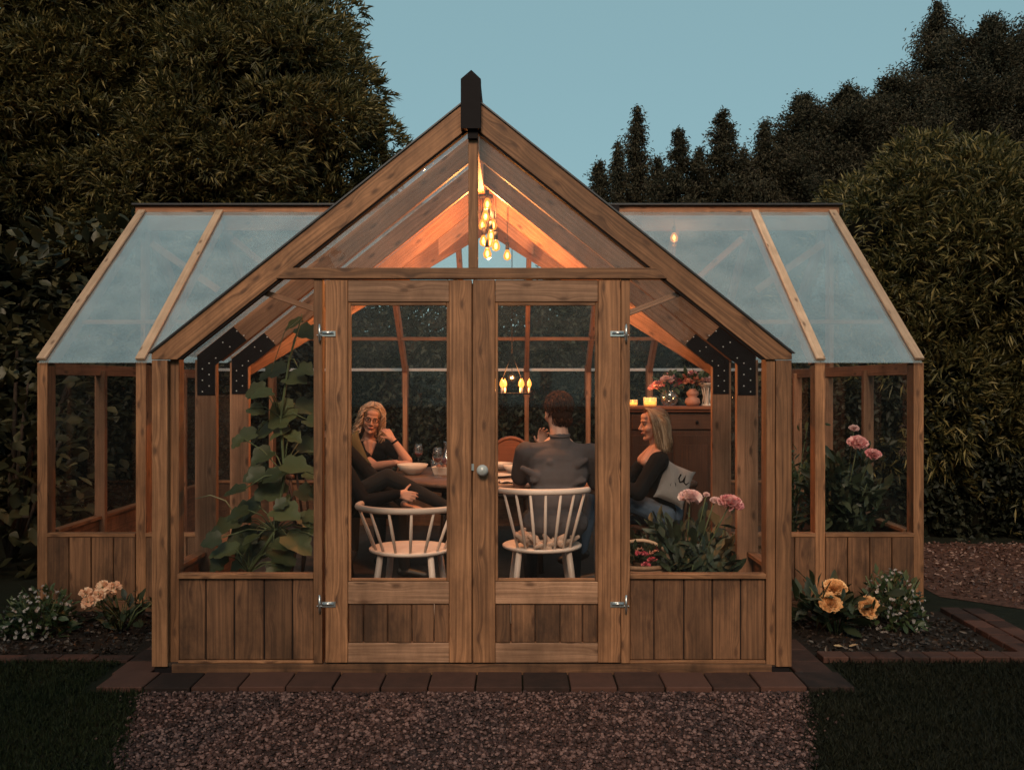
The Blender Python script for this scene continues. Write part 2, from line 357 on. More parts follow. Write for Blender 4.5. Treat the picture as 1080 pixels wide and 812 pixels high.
fl = MB(); fl.b6(-1.66, 1.66, .02, 1.40, .0, .06); fl.b6(-2.94, 2.94, 1.40, 4.68, .0, .06); f = fl.build('floor', MFLOOR); f['kind'] = 'structure'

# gravel stones
def gravel():
    n = 34000; ico = [(0, 0, 1), (.894, 0, .447), (.276, .851, .447), (-.724, .526, .447), (-.724, -.526, .447), (.276, -.851, .447), (.724, .526, -.3), (-.276, .851, -.3), (-.894, 0, -.3), (-.276, -.851, -.3), (.724, -.526, -.3)]
    I = np.array(ico); fc = [(0, 1, 2), (0, 2, 3), (0, 3, 4), (0, 4, 5), (0, 5, 1), (1, 6, 2), (2, 7, 3), (3, 8, 4), (4, 9, 5), (5, 10, 1), (6, 7, 2), (7, 8, 3), (8, 9, 4), (9, 10, 5), (10, 6, 1)]
    y = -.295-RNG.random(n)**1.15*1.95; t = (-.3-y)/2.1
    xl = -1.63+.31*np.minimum(-.28-y, 1.2)+RNG.normal(size=n)*.03; xr = 1.67-.30*np.minimum(-.28-y, 1.2)+RNG.normal(size=n)*.03
    x = xl+RNG.random(n)*(xr-xl)
    st = RNG.random(n) < .012; x = np.where(st, x+np.sign(x)*RNG.random(n)*.25, x)
    P = np.stack([x, y, .006+RNG.random(n)*.010], 1); s = .0055+RNG.random(n)**1.9*.0078
    sc = np.stack([s*(.8+RNG.random(n)*.6), s*(.6+RNG.random(n)*.5), s*(.45+RNG.random(n)*.4)], 1)
    V = I[None]*sc[:, None]*(1+RNG.normal(size=(n, 11, 1))*.12)
    a = RNG.random(n)*6.28; tl = RNG.normal(size=n)*.35; ca, sa, ct, s_t = np.cos(a), np.sin(a), np.cos(tl), np.sin(tl)
    X, Y, Z = V[..., 0], V[..., 1], V[..., 2]; Y, Z = Y*ct[:, None]-Z*s_t[:, None], Y*s_t[:, None]+Z*ct[:, None]
    X, Y = X*ca[:, None]-Y*sa[:, None], X*sa[:, None]+Y*ca[:, None]
    V = (np.stack([X, Y, Z], -1)+P[:, None]).reshape(-1, 3)
    F = (np.arange(n)[:, None, None]*11+np.array(fc)[None]).reshape(-1, 3)
    m = leafmat('red_grey_crushed_stone', (.014, .007, .007), (.048, .023, .021), (.17, .100, .090), rough=.75, trans=0, spec=.3)
    o = npmesh('gravel', V, F, np.repeat(RNG.random(n), 15), m); tag(o, 'dark reddish crushed gravel spread in front of the greenhouse doors', 'gravel', kind='stuff')
gravel()

# brick paving strip round the front arm, and bed edging
BR = brickmat('weathered_paving_brick', (.016, .010, .009), (.078, .036, .027))
pv = MB()
def bricks(p0, p1, L, W, h=.02, jit=.004):
    p0 = Vector(p0); p1 = Vector(p1); d = (p1-p0); n = max(1, round(d.length/L)); dl = d/n; ang = math.atan2(d.y, d.x)
    for i in range(n):
        c = p0+dl*(i+.5); c.z = h/2+random.uniform(-.003, .003)
        pv.box(c, (dl.length-.008, W-.006, h), Matrix.Rotation(ang+random.uniform(-jit, jit)*3, 3, 'Z'))
bricks((-1.86, -.155, 0), (1.92, -.155, 0), .24, .24, h=.030)
for sx, xx in ((-1, -1.79), (1, 1.81)):
    bricks((xx, -.03, 0), (xx, .62, 0), .22, .20)
bricks((1.92, .255, 0), (3.10, .255, 0), .15, .12, h=.035)      # right bed, front row
bricks((3.12, .15, 0), (3.16, 1.32, 0), .17, .13, h=.035); bricks((3.27, .17, 0), (3.31, 1.32, 0), .17, .13, h=.030)
bricks((-1.90, .255, 0), (-3.3, .255, 0), .2, .10, h=.02)
pv = pv.build('paving', BR, bevel=.004); pv['kind'] = 'structure'
for nm, poly in (('soil', [(1.90, .32), (3.05, .32), (3.09, 1.31), (1.73, 1.31), (1.73, .5), (1.90, .5)]), ('soil', [(-1.90, .31), (-3.3, .31), (-3.4, 1.31), (-1.73, 1.31), (-1.73, .5), (-1.9, .5)])):
    sheet(nm, poly, .008, MSOIL)
# clods on the beds
n = 2600; sx = np.where(RNG.random(n) < .5, 1, -1); P = np.stack([sx*(1.95+RNG.random(n)*1.08), .34+RNG.random(n)*.9, .004+RNG.random(n)*.012], 1)
o = leaves('soil_crumbs', P, RNG.normal(size=(n, 3))*[1, 1, .35], .018+RNG.random(n)*.03, .02, leafmat('dark_mulch', (.010, .007, .006), (.028, .018, .013), (.05, .032, .022), trans=0), droop=0)
tag(o, 'dark bark mulch lying on the two flower beds', 'mulch', kind='stuff')
# lawns
def grass(name, x0, x1, y0, y1, n, m, label, test=None):
    x = x0+RNG.random(n)*(x1-x0); y = y0+RNG.random(n)*(y1-y0)
    if test is not None: k = test(x, y); x, y = x[k], y[k]
    q = len(x); P = np.stack([x, y, np.zeros(q)], 1); D = np.stack([RNG.normal(size=q)*.35, RNG.normal(size=q)*.35, np.ones(q)], 1)
    o = leaves(name, P, D, .025+RNG.random(q)*.04, .0045, m, droop=.25, wmid=.3, fold=.1); tag(o, label, 'grass', kind='stuff')
GR1 = leafmat('dim_green_grass', (.006, .011, .004), (.014, .021, .008), (.028, .036, .013), trans=.15, rough=.7, spec=.2)
GR2 = leafmat('brown_green_grass', (.004, .006, .003), (.008, .010, .005), (.016, .018, .009), trans=.15, rough=.7, spec=.2)
grass('grass', -3.9, -1.20, -2.0, .20, 58000, GR1, 'short dark green lawn left of the gravel', lambda x, y: (x < -1.63+.31*np.clip(-.28-y, 0, 1.2)+RNG.normal(size=len(x))*.03) & ~((x > -1.93) & (y > -.28)))
grass('grass', 1.25, 3.9, -2.0, .19, 50000, GR2, 'nearly black lawn right of the gravel', lambda x, y: (x > 1.67-.30*np.clip(-.28-y, 0, 1.2)+RNG.normal(size=len(x))*.03) & ~((x < 1.95) & (y > -.28)))

# ------------------------------------------------------------------ greenhouse
HW, Z0, ZE, ZR, YC, XW = 1.6875, .06, 1.66, 3.05, 3.02, 2.98
SL = .8; CS = math.cos(math.atan(SL)); RV = .12/CS
GH = thing('greenhouse', 'brown timber greenhouse with glass walls, steep gable front and two side wings', 'greenhouse', (0, 0, 0))
XZ = lambda p, d: Vector((p[0], d, p[1]))
YZ = lambda p, d: Vector((d, p[0], p[1]))
def part(name, mb, m, bevel=.002, parent=None): return mb.build(name, m, parent or GH, bevel=bevel)
# -- front frame
for s in (-1, 1):
    mb = MB(); x0, x1 = s*1.6875, s*1.605
    mb.b6(x0, x1, 0, .12, .045, ZE); mb.b6(x1+s*-.0015, s*1.5575, .012 if s > 0 else .036, .11, .05, ZE+.035)
    part('post', mb, WD); mb = MB(); mb.b6(s*1.68, s*1.58, .015, .11, 0, .042); part('post_foot', mb, BLACKM)
    ZA = 1.70; pts = [(s*1.6875, ZA), (0, ZR), (0, ZR-RV), (s*1.552, 1.664), (s*1.6875, 1.664)]
    mb = MB(); mb.prism(pts, -.004, .045, XZ, (-s*CS, CS*SL)); part('rafter', mb, WD)
    mb = MB(); q = .010; mb.prism([(s*1.705, ZA-.004), (0, ZR+.010), (0, ZR+.001), (s*1.689, ZA-.004)], -.014, .05, XZ, (1, 0)); part('edge_trim', mb, TRIM, 0)
    mb = MB(); mb.prism([(s*1.551, 1.664), (0, ZR-RV-.001), (0, ZR-RV-.014), (s*1.535, 1.664)], .004, .04, XZ, (1, 0)); part('edge_trim', mb, BLACKM, 0)
mb = MB(); mb.prism([(-1.03, 2.09), (1.03, 2.09), (.965, 2.146), (-.965, 2.146)], -.012, .05, XZ, (1, 0)); part('header_beam', mb, WD)
mb = MB(); mb.b6(-1.585, 1.585, .006, .10, .0, .056); part('base_beam', mb, WDboard)
mb = MB(); mb.b6(-.0175, .0325, -.002, .06, 2.147, ZR-RV-.02); part('king_post', mb, WD)
for s in (-1, 1):
    mb = MB(); mb.b6(s*.835, s*.789, .004, .07, .062, 2.088); part('door_jamb', mb, WD)
    # low cladding under the side windows
    for a, b in ((0, 0),):
        w0, w1 = .8365, 1.556; nb = 5; xs = [w0+(w1-w0)*t for t in (0, .18, .40, .61, .82, 1)]
        if s < 0: xs = [w0+(w1-w0)*t for t in (0, .16, .37, .59, .80, 1)]
        mb = MB()
        for i in range(5): mb.b6(s*(xs[i]+.003), s*(xs[i+1]-.003), .026+.002*(i % 2), .046, .075, .505)
        part('cladding', mb, WDboard, .004); mb = MB(); mb.b6(s*w0, s*w1, .034, .040, .07, .505); part('cladding_backing', mb, BLACKM, 0)
    mb = MB(); mb.b6(s*.8365, s*1.555, .006, .06, .507, .532); part('window_sill', mb, WD)
    mb = MB(); mb.b6(s*.8365, s*1.555, .016, .045, .058, .073); part('window_sill', mb, WD)
    # glass with sloping top: inner rafter line z = ZR-RV-.8|x|
    zl = lambda x: ZR-RV-SL*abs(x)-.004
    mb = MB(); mb.prism([(s*.838, .533), (s*1.555, .533), (s*1.555, zl(1.555)), (s*.99, zl(.99)), (s*.99, 2.088), (s*.838, 2.088)], .030, .034, XZ, (1, 0)); part('window_glass', mb, GLW, 0)
    mb = MB(); mb.prism([(s*.02+.01, 2.147), (s*.955, 2.147), (s*.02+.01, zl(.03)-.02)], .028, .032, XZ, (1, 0)); part('gable_glass', mb, GLG, 0)
# black ridge cap
mb = MB(); mb.prism([(-.055, 2.865), (.050, 2.865), (.050, 3.125), (0, 3.172), (-.055, 3.125)], -.055, .0, XZ, (0, 1))
mb.prism([(-.020, 2.82), (.034, 2.82), (.034, 2.866), (-.020, 2.866)], -.03, -.003, XZ, (0, 1)); part('ridge_cap', mb, BLACKM)
mb = MB(); mb.prism([(-.05, 3.066), (.05, 3.066), (.05, 3.105), (0, 3.152), (-.05, 3.105)], .0005, YC-.05, XZ, (0, 1)); part('ridge_cap', mb, BLACKM)
mb = MB(); mb.b6(-.022, .022, .046, YC-.03, 2.86, 3.04); part('ridge_beam', mb, WDin)
mb = MB(); mb.b6(-3.03, 3.03, YC-.025, YC+.025, 2.965, 3.062); mb.b6(-3.0, 3.0, YC-.02, YC+.02, 2.86, 2.964); part('ridge_beam', mb, WDin)
mb = MB(); mb.b6(-3.05, 3.05, YC-.06, YC+.06, 3.072, 3.088); part('ridge_cap', mb, TRIM)
mb = MB(); mb.b6(1.02, 1.13, YC-.085, YC-.06, 3.02, 3.06); part('vent_hinge', mb, BLACKM)
# -- inner frames of the front arm (posts with deep boards, rafters, black nailed plates)
def plate(s, y):
    """nailed black plate at the eave joint, facing the camera side"""
    mb = MB(); xo, xi = s*1.672, s*1.566
    zo = lambda x: ZR-.006-SL*abs(x); zi = lambda x: ZR-RV+.004-SL*abs(x)
    pts = [(xo, 1.47), (xo, zo(1.672)), (s*1.455, zo(1.455)), (s*1.377, zi(1.377)), (xi, zi(1.566)), (xi, 1.47)]
    mb.prism(pts, y-.006, y-.0015, XZ, (0, 1))
    for k in range(6):
        z = 1.49+k*.034; mb.lathe([(.0042, 0), (.0042, .002)], (s*(1.60 if k % 2 else 1.64), y-.0062, z), 6, Matrix.Rotation(R(90), 3, 'X'), 1)
    for k in range(5):
        x = 1.56-k*.042; mb.lathe([(.0042, 0), (.0042, .002)], (s*x, y-.0062, zo(x)-(.045 if k % 2 else .105)), 6, Matrix.Rotation(R(90), 3, 'X'), 1)
    part('nail_plate', mb, [BLACKM, NAIL], 0)
for y in (.645, 1.31, 1.98, 2.60):
    for s in (-1, 1):
        xe = 1.6875 if y < 1.4 else (YC-y)*1.0+.0
        if y < 1.4:
            mb = MB(); mb.b6(s*1.6875, s*1.56, y, y+.045, Z0, ZE+.02); part('post', mb, WDin)
            pts = [(s*1.68, ZR-SL*1.68-.001), (s*.001, ZR-.001), (s*.001, ZR-RV), (s*1.53, ZR-RV-SL*1.53)]
            plate(s, y)
        else: pts = [(s*xe, ZR-SL*xe-.001), (s*.001, ZR-.001), (s*.001, ZR-RV), (s*(xe-.02), ZR-RV-SL*(xe-.02))]
        mb = MB(); mb.prism(pts, y, y+.045, XZ, (-s*CS, CS*SL)); part('rafter', mb, WDin)
# knee braces behind the header
for s in (-1, 1):
    mb = MB(); mb.beam((s*1.19, .075, 2.05), (s*.80, .075, 1.92) if s < 0 else (s*.80, .075, 1.90), .03, .055, (0, 1, 0)); part('brace', mb, WDin)
# valley rafters
for s in (-1, 1):
    mb = MB(); mb.beam((s*1.66, 1.36, ZE-.02), (s*.02, YC-.02, ZR-.125), .045, .17); part('valley_rafter', mb, WDin, .002)
# -- frames of the cross wing
def ywall(x, y0, y1): pass
XF = [2.29, 2.955]; XB = [-2.955, -2.29, -1.55, -.90, -.265, .365, 1.005, 1.645, 2.29, 2.955]
yf, yb = 1.3325, 4.7075
for s in (-1, 1):
    for x in XF:
        mb = MB(); mb.b6(s*x-.0225, s*x+.0225, yf, yf+.12, Z0, ZE); mb.b6(s*x-.034, s*x+.034, yf-.014, yf-.001, Z0, ZE+.02); part('post', mb, WD)
        mb = MB(); mb.prism([(yf, ZR-SL*(YC-yf)), (YC-.026, ZR-SL*.026), (YC-.026, ZR-RV-SL*.026), (yf+.15, ZR-RV-SL*(YC-yf-.15))], s*x-.0225, s*x+.0225, YZ, (CS, CS*SL)); part('rafter', mb, WDin)
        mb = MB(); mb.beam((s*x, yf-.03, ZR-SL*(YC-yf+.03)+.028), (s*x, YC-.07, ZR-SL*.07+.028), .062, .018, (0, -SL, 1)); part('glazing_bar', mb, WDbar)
        for t in (.2, .42, .64, .84): pass
for x in XB:
    mb = MB(); mb.b6(x-.0225, x+.0225, yb-.12, yb, Z0, ZE+.02); part('post', mb, WDin)
    mb = MB(); mb.prism([(yb, ZR-SL*(yb-YC)), (YC+.026, ZR-SL*.026), (YC+.026, ZR-RV-SL*.026), (yb-.15, ZR-RV-SL*(yb-YC-.15))], x-.0225, x+.0225, YZ, (-CS, CS*SL)); part('rafter', mb, WDin)
    mb = MB(); mb.b6(x-.03, x-.0235, yb-.13, yb-.01, 1.40, 1.73); mb.b6(x+.0235, x+.03, yb-.13, yb-.01, 1.40, 1.73); part('joint_cheek', mb, WDin)
mb = MB(); yp = YC+.70*(yb-YC); zp = ZR-SL*(yp-YC)-.10; mb.b6(-2.93, 2.93, yp-.03, yp+.03, zp-.035, zp+.0); part('purlin', mb, WDin)
for s in (-1, 1):
    yp2 = YC-.70*(YC-yf); mb = MB(); mb.b6(s*2.93, s*2.31, yp2-.02, yp2+.02, zp-.03, zp+.0); mb.b6(s*2.27, s*1.9, yp2-.02, yp2+.02, zp-.03, zp+.0); part('purlin', mb, WDin)
# diagonal wind braces in wing roof planes
for s in (-1, 1):
    mb = MB(); mb.beam((s*2.22, YC+.05, 2.80), (s*1.65, YC+.75, 2.25), .03, .06); part('brace', mb, WDin)
    mb = MB(); mb.beam((s*2.9, YC+.0, 2.75), (s*2.33, YC+.02, 2.35), .03, .06); part('brace', mb, WDin)
    # king post and tie of the wing gable end
    mb = MB(); mb.b6(s*2.935, s*2.975, YC-.05, YC+.05, ZE, 2.86); part('post', mb, WDin)
    mb = MB(); mb.b6(s*2.93, s*2.97, yf+.12, yb-.12, 1.60, 1.68); part('tie_beam', mb, WDin)
# low walls, sills and glass : wings front, back, ends, arm sides
def lowwall(ax, c, a0, a1, out, boards=.148):
    """ax 'x': wall runs along x at y=c ; 'y': along y at x=c ; out = outward sign"""
    n = max(1, round((a1-a0)/boards)); st = (a1-a0)/n; mb = MB(); bk = MB(); sl = MB(); gl = MB(); d = out
    def bb(m, u0, u1, v0, v1, z0, z1):
        if ax == 'x': m.b6(u0, u1, c+d*v0, c+d*v1, z0, z1)
        else: m.b6(c+d*v0, c+d*v1, u0, u1, z0, z1)
    for i in range(n): bb(mb, a0+i*st+.003, a0+(i+1)*st-.003, .0, .02+.002*(i % 2), Z0+.02, .505)
    bb(bk, a0, a1, -.010, -.002, Z0, .505); bb(sl, a0, a1, -.04, .026, .507, .532); s2 = MB(); bb(s2, a0, a1, -.03, .024, .003, Z0+.018); part('base_beam', s2, WDboard)
    part('cladding', mb, WDboard, .003); part('cladding_backing', bk, WDboard, 0); part('window_sill', sl, WD)
    bb(gl, a0+.001, a1-.001, .006, .010, .533, ZE+.03); part('window_glass', gl, GLW, 0)
for s in (-1, 1):
    e = sorted((s*2.256, s*1.70)); lowwall('x', yf, e[0], e[1], -1); e = sorted((s*2.921, s*2.324)); lowwall('x', yf, e[0], e[1], -1)
    lowwall('y', s*1.66, .125, .644, s); lowwall('y', s*1.66, .692, 1.309, s)
    for a, b in ((1.46, 2.15), (2.15, 3.02), (3.02, 3.85), (3.85, 4.58)): lowwall('y', s*2.96, a+.02, b-.02, s)
    for yy in (2.15, 3.85): mb = MB(); mb.b6(s*2.978, s*2.90, yy-.0225, yy+.0225, Z0, 1.64); part('post', mb, WDin)
    mb = MB(); mb.b6(s*2.978, s*2.88, YC-.0225, YC+.0225, Z0, 1.59); part('post', mb, WDin)
    # wing gable glass
    mb = MB(); mb.prism([(yf+.15, 1.69), (yb-.15, 1.69), (YC+.03, 2.86), (YC-.03, 2.86)], s*2.976, s*2.98, YZ, (1, 0)); part('gable_glass', mb, GLG, 0)
for i in range(len(XB)-1): lowwall('x', yb-.02, XB[i]+.033, XB[i+1]-.033, 1)
# roof panes (4 mm sheets lying on the rafters)
def pane(poly, zf, name='roof_pane', t=.004, m=None):
    mb = MB(); n = len(poly); A = [(x, y, zf(x, y)+.006) for x, y in poly]; B = [(x, y, zf(x, y)+.006+t) for x, y in poly]
    fs = [tuple(range(n)), tuple(range(2*n-1, n-1, -1))]+[((i+1) % n, i, n+i, n+(i+1) % n) for i in range(n)]
    mb.add(A+B, fs); return part(name, mb, m or GLR, 0)
zm = lambda x, y: ZR-SL*abs(x); zw = lambda x, y: ZR-SL*abs(y-YC)
for s in (-1, 1):
    ys = [.052, .667, 1.332]
    for i in range(2): pane([(s*1.70, ys[i]), (s*1.70, ys[i+1]-.004), (s*.052, ys[i+1]-.004), (s*.052, ys[i])], zm, m=GLM)
    pane([(s*1.69, 1.334), (s*.052, YC-.056), (s*.052, 1.334)], zm, m=GLM)
    pane([(s*1.70, yf-.035), (s*2.285, yf-.035), (s*2.285, YC-.062), (s*.07, YC-.062)], zw)
    pane([(s*2.289, yf-.035), (s*2.97, yf-.035), (s*2.97, YC-.062), (s*2.289, YC-.062)], zw)
for i in range(len(XB)-1): pane([(XB[i]+.002, YC+.062), (XB[i+1]-.002, YC+.062), (XB[i+1]-.002, yb+.04), (XB[i]+.002, yb+.04)], zw, m=GLG)
mb = MB(); mb.b6(-2.98, 2.98, yb+.041, yb+.055, ZE+.015, ZE+.045); part('gutter', mb, simple('pale_eave_profile', (.6, .6, .6), .4))
# -- doors
def door(x0, x1, hinge_left, knob):
    d = thing('door', '', ''); del d['label'], d['category']; d.parent = GH
    W = .118; y0, y1 = .0, .044; zt, zb_ = 2.084, .066
    for k, (a, b) in enumerate(((x0, x0+W), (x1-W, x1))):
        mb = MB(); mb.b6(a, b, y0, y1, zb_, zt); part('door_stile', mb, WD, .003, d)
    a, b = x0+W+.001, x1-W-.001
    for z0, z1 in ((1.968, zt), (.375, .492), (zb_, .168)): mb = MB(); mb.b6(a, b, y0+.003, y1-.003, z0, z1); part('door_rail', mb, WDrail, .003, d)
    mb = MB(); nb = 5; ws = [.15, .24, .24, .22, .15]; u = a
    for w in ws:
        w = w*(b-a); mb.b6(u+.002, u+w-.002, y0+.014+random.uniform(0, .003), y1-.012, .169, .374); u += w
    part('door_panel', mb, WDboard, .004, d)
    mb = MB()
    for (xa, xb, za, zb2) in ((a, a+.014, .494, 1.966), (b-.014, b, .494, 1.966), (a+.015, b-.015, .494, .507), (a+.015, b-.015, 1.95, 1.966)): mb.b6(xa, xb, y0+.010, y0+.034, za, zb2)
    part('glazing_bead', mb, WD, .002, d)
    mb = MB(); mb.b6(a+.012, b-.012, .020, .024, .506, 1.952); part('door_glass', mb, GLW, 0, d)
    if knob: mb = MB(); mb.b6(x0-.022, x0+.022, .045, .060, .08, 2.07); part('meeting_strip', mb, WDboard, .002, d)
    hx = x0 if hinge_left else x1; sg = -1 if hinge_left else 1
    for z in (1.80, .375):
        mb = MB(); mb.b6(hx+sg*.022, hx+sg*.034, -.008, -.001, z-.035, z+.042); mb.b6(hx-sg*.055, hx+sg*.018, -.006, -.001, z-.014, z+.014)
        mb.tube([(hx-sg*.045, -.011, z+.004), (hx+sg*.016, -.011, z+.004)], .007, 8); mb.tube([(hx+sg*.028, -.010, z-.045), (hx+sg*.028, -.010, z+.05)], .005, 8)
        for q in (-.04, -.02): mb.lathe([(.004, 0), (.004, .002)], (hx-sg*-q*-1, -.007, z-.008), 8, Matrix.Rotation(R(90), 3, 'X'))
        part('hinge', mb, ZINC, 0, d)
    if knob:
        mb = MB(); mb.lathe([(.0, .055), (.018, .052), (.030, .040), (.0305, .032), (.024, .022), (.011, .014), (.010, .0), (.001, 0)], (x0+.052, 0, 1.083), 24, Matrix.Rotation(R(90), 3, 'X')); part('knob', mb, KNOBM, 0, d)
        mb = MB(); mb.b6(x0-.006, x0+.006, -.008, .0, 1.08, 1.115); part('strike_plate', mb, ZINC, 0, d)
    return d
door(-.7725, .0, True, False); door(.0055, .7855, False, True)
SKYT=(.82,.99,1.0); SKYF=(3.4,4.65,4.7); SKYS=.104; SUNE=2.6; EXPO=0.0
FZ = .06
# ------------------------------------------------------------------ chairs
def windsor(name, label, loc, rz, rail_h=.40, arc=(200, .28, .24), nsp=7, m=None, sw=.235, group=None, zs=0):
    m = m or CHW; t = thing(name, label, 'chair', loc, rz, group)
    sh = .455+zs
    mb = MB(); prof = [(.001, sh-.028), (sw*.90, sh-.028), (sw*.99, sh-.018), (sw, sh-.006), (sw*.97, sh), (sw*.6, sh-.008), (.001, sh-.012)]
    mb.lathe(prof, (0, 0, 0), 32, sx=1.0, sy=.93); part('seat', mb, m, 0, t)
    for a in (45, 135, 225, 315):
        c, s = math.cos(R(a)), math.sin(R(a)); mb = MB()
        mb.tube([(c*.22, s*.20, sh-.024), (c*.245, s*.225, sh*.6), (c*.30, s*.275, 0)], [.019, .021, .0125], 10); part('leg', mb, m, 0, t)
    span, rx, ry = arc; pts = []
    for i in range(25):
        a = R(270-span/2+span*i/24); pts.append(Vector((math.cos(a)*rx, math.sin(a)*ry+(-.02), 0)))
    mb = MB(); mb.tube(pts, [.019]*25, 10); V = mb.V
    mb.V = [(x, y, sh+rail_h+(z*1.05)+(abs(y+.02)*-.0)) for x, y, z in V]; part('back_rail', mb, m, 0, t)
    for i in range(nsp):
        a = R(270-span*.43+span*.86*i/(nsp-1)); top = Vector((math.cos(a)*rx, math.sin(a)*ry-.02, sh+rail_h-.01))
        b = R(270-span*.40+span*.80*i/(nsp-1)); bot = Vector((math.cos(b)*sw*.86, math.sin(b)*sw*.80, sh-.012)); mid = (top+bot)/2
        mb = MB(); mb.tube([bot, mid, top], [.0085, .0105, .0075], 8); part('spindle', mb, m, 0, t)
    return t
windsor('spindle_chair', 'pale empty chair with curved arm rail behind the left door glass', (-.425, .90, FZ), R(-6), .262, (200, .325, .27), 8, sw=.26)
windsor('spindle_chair', 'pale chair with fanned spindles that the man in grey sits on', (.405, 1.02, FZ), R(3), .36, (118, .325, .25), 7, sw=.255)
windsor('spindle_chair', 'dark chair the curly haired woman sits on', (-1.03, 3.28, FZ), R(185), .36, (118, .31, .25), 7, m=DKW)
windsor('spindle_chair', 'dark chair of the person with crossed legs, hidden by the door frame', (-1.20, 1.92, FZ), R(-90), .36, (118, .31, .25), 7, m=DKW)
windsor('spindle_chair', 'dark chair the blond woman sits on', (1.30, 1.80, FZ), R(90), .30, (118, .24, .22), 7, m=DKW)
# chair with arched panel back, far side of the table
t = thing('arched_chair', 'red brown chair with arched back standing at the far side of the table', 'chair', (.20, 3.75, FZ))
mb = MB(); mb.lathe([(.001, .42), (.22, .42), (.23, .44), (.22, .455), (.001, .45)], (0, 0, 0), 24); part('seat', mb, REDW, 0, t)
mb = MB(); arcp = [(math.cos(R(a))*.25, .2, .62+math.sin(R(a))*.34) for a in range(0, 181, 10)]; mb.tube([(.25, .2, .45)]+arcp+[(-.25, .2, .45)], .018, 8); part('back_hoop', mb, REDW, 0, t)
mb = MB(); mb.prism([(-.235, .60)]+[(math.cos(R(a))*.235, .62+math.sin(R(a))*.32) for a in range(180, -1, -10)]+[(.235, .60)], .192, .206, XZ, (1, 0)); part('backrest', mb, REDW, 0, t)
for a in (45, 135, 225, 315): mb = MB(); mb.tube([(math.cos(R(a))*.18, math.sin(R(a))*.18, .43), (math.cos(R(a))*.24, math.sin(R(a))*.24, 0)], [.018, .014], 8); part('leg', mb, REDW, 0, t)

# ------------------------------------------------------------------ table
TX, TY, TZ, TR = .05, 2.67, .80, .85
t = thing('round_table', 'large round brown dining table laid with bowls and glasses', 'table', (TX, TY, FZ))
mb = MB(); mb.lathe([(.001, TZ-.035-FZ), (TR-.01, TZ-.035-FZ), (TR, TZ-.025-FZ), (TR, TZ-.008-FZ), (TR-.008, TZ-FZ), (.001, TZ-FZ)], (0, 0, 0), 64); part('tabletop', mb, TABW, 0, t)
mb = MB(); mb.lathe([(.62, TZ-.10-FZ), (.62, TZ-.036-FZ), (.60, TZ-.036-FZ), (.60, TZ-.10-FZ), (.62, TZ-.10-FZ)], (0, 0, 0), 48); part('apron', mb, DKW, 0, t)
for a in (45, 135, 225, 315): mb = MB(); mb.tube([(math.cos(R(a))*.50, math.sin(R(a))*.50, TZ-.04-FZ), (math.cos(R(a))*.55, math.sin(R(a))*.55, 0)], [.035, .022], 10); part('leg', mb, DKW, 0, t)
CER = simple('cream_ceramic', (.62, .55, .48), .3, var=.05); CERG = simple('grey_stoneware', (.30, .26, .24), .35, var=.1)
RED = simple('dark_red_wine', (.12, .008, .012), .1, var=.1)
def bowl(name, label, x, y, r, h, m=CER, cat='bowl', group=None, z=TZ):
    mb = MB(); mb.lathe([(.001, .0), (r*.42, 0), (r*.5, .008), (r*.82, h*.5), (r, h), (r*.96, h+.002), (r*.76, h*.5), (r*.42, .014), (.001, .012)], (0, 0, 0), 32)
    o = mb.build(name, m); o.location = (x, y, z+.001); tag(o, label, cat, group); return o
bowl('bowl', 'wide cream bowl by the curly haired woman\'s folded arm', -.60, 2.60, .128, .082)
bowl('bowl', 'small cream bowl beside the man\'s left elbow', .235, 2.62, .095, .07)
bowl('bowl', 'cream bowl nearest the arched chair', .115, 2.98, .105, .06)
bowl('plate', 'grey plate on the far left of the round table', -.34, 3.10, .13, .02, CERG, 'plate')
bowl('plate', 'cream plate lying near the table centre', .10, 2.40, .12, .018, CER, 'plate')
# oblong serving dish with food
d = thing('serving_dish', 'cream oblong dish of food behind the wine glass', 'dish', (-.30, 2.56, TZ+.001), R(-8))
mb = MB()
for q in range(1): 
    V = [(-.11, -.06, 0), (.11, -.06, 0), (.11, .06, 0), (-.11, .06, 0), (-.13, -.08, .068), (.13, -.08, .068), (.13, .08, .068), (-.13, .08, .068), (-.122, -.072, .068), (.122, -.072, .068), (.122, .072, .068), (-.122, .072, .068), (-.105, -.055, .03), (.105, -.055, .03), (.105, .055, .03), (-.105, .055, .03)]
    mb.add(V, [(3, 2, 1, 0), (0, 1, 5, 4), (1, 2, 6, 5), (2, 3, 7, 6), (3, 0, 4, 7), (4, 5, 9, 8), (5, 6, 10, 9), (6, 7, 11, 10), (7, 4, 8, 11), (8, 9, 13, 12), (9, 10, 14, 13), (10, 11, 15, 14), (11, 8, 12, 15), (12, 13, 14, 15)])
part('dish', mb, CER, .004, d)
mb = MB()
for k in range(26): mb.ell((random.uniform(-.09, .09), random.uniform(-.045, .045), random.uniform(.045, .078)), (random.uniform(.012, .026), random.uniform(.010, .02), .011), None, 8, 6)
part('food', mb, simple('roast_food', (.22, .09, .05), .5, var=.9, scale=60), 0, d)
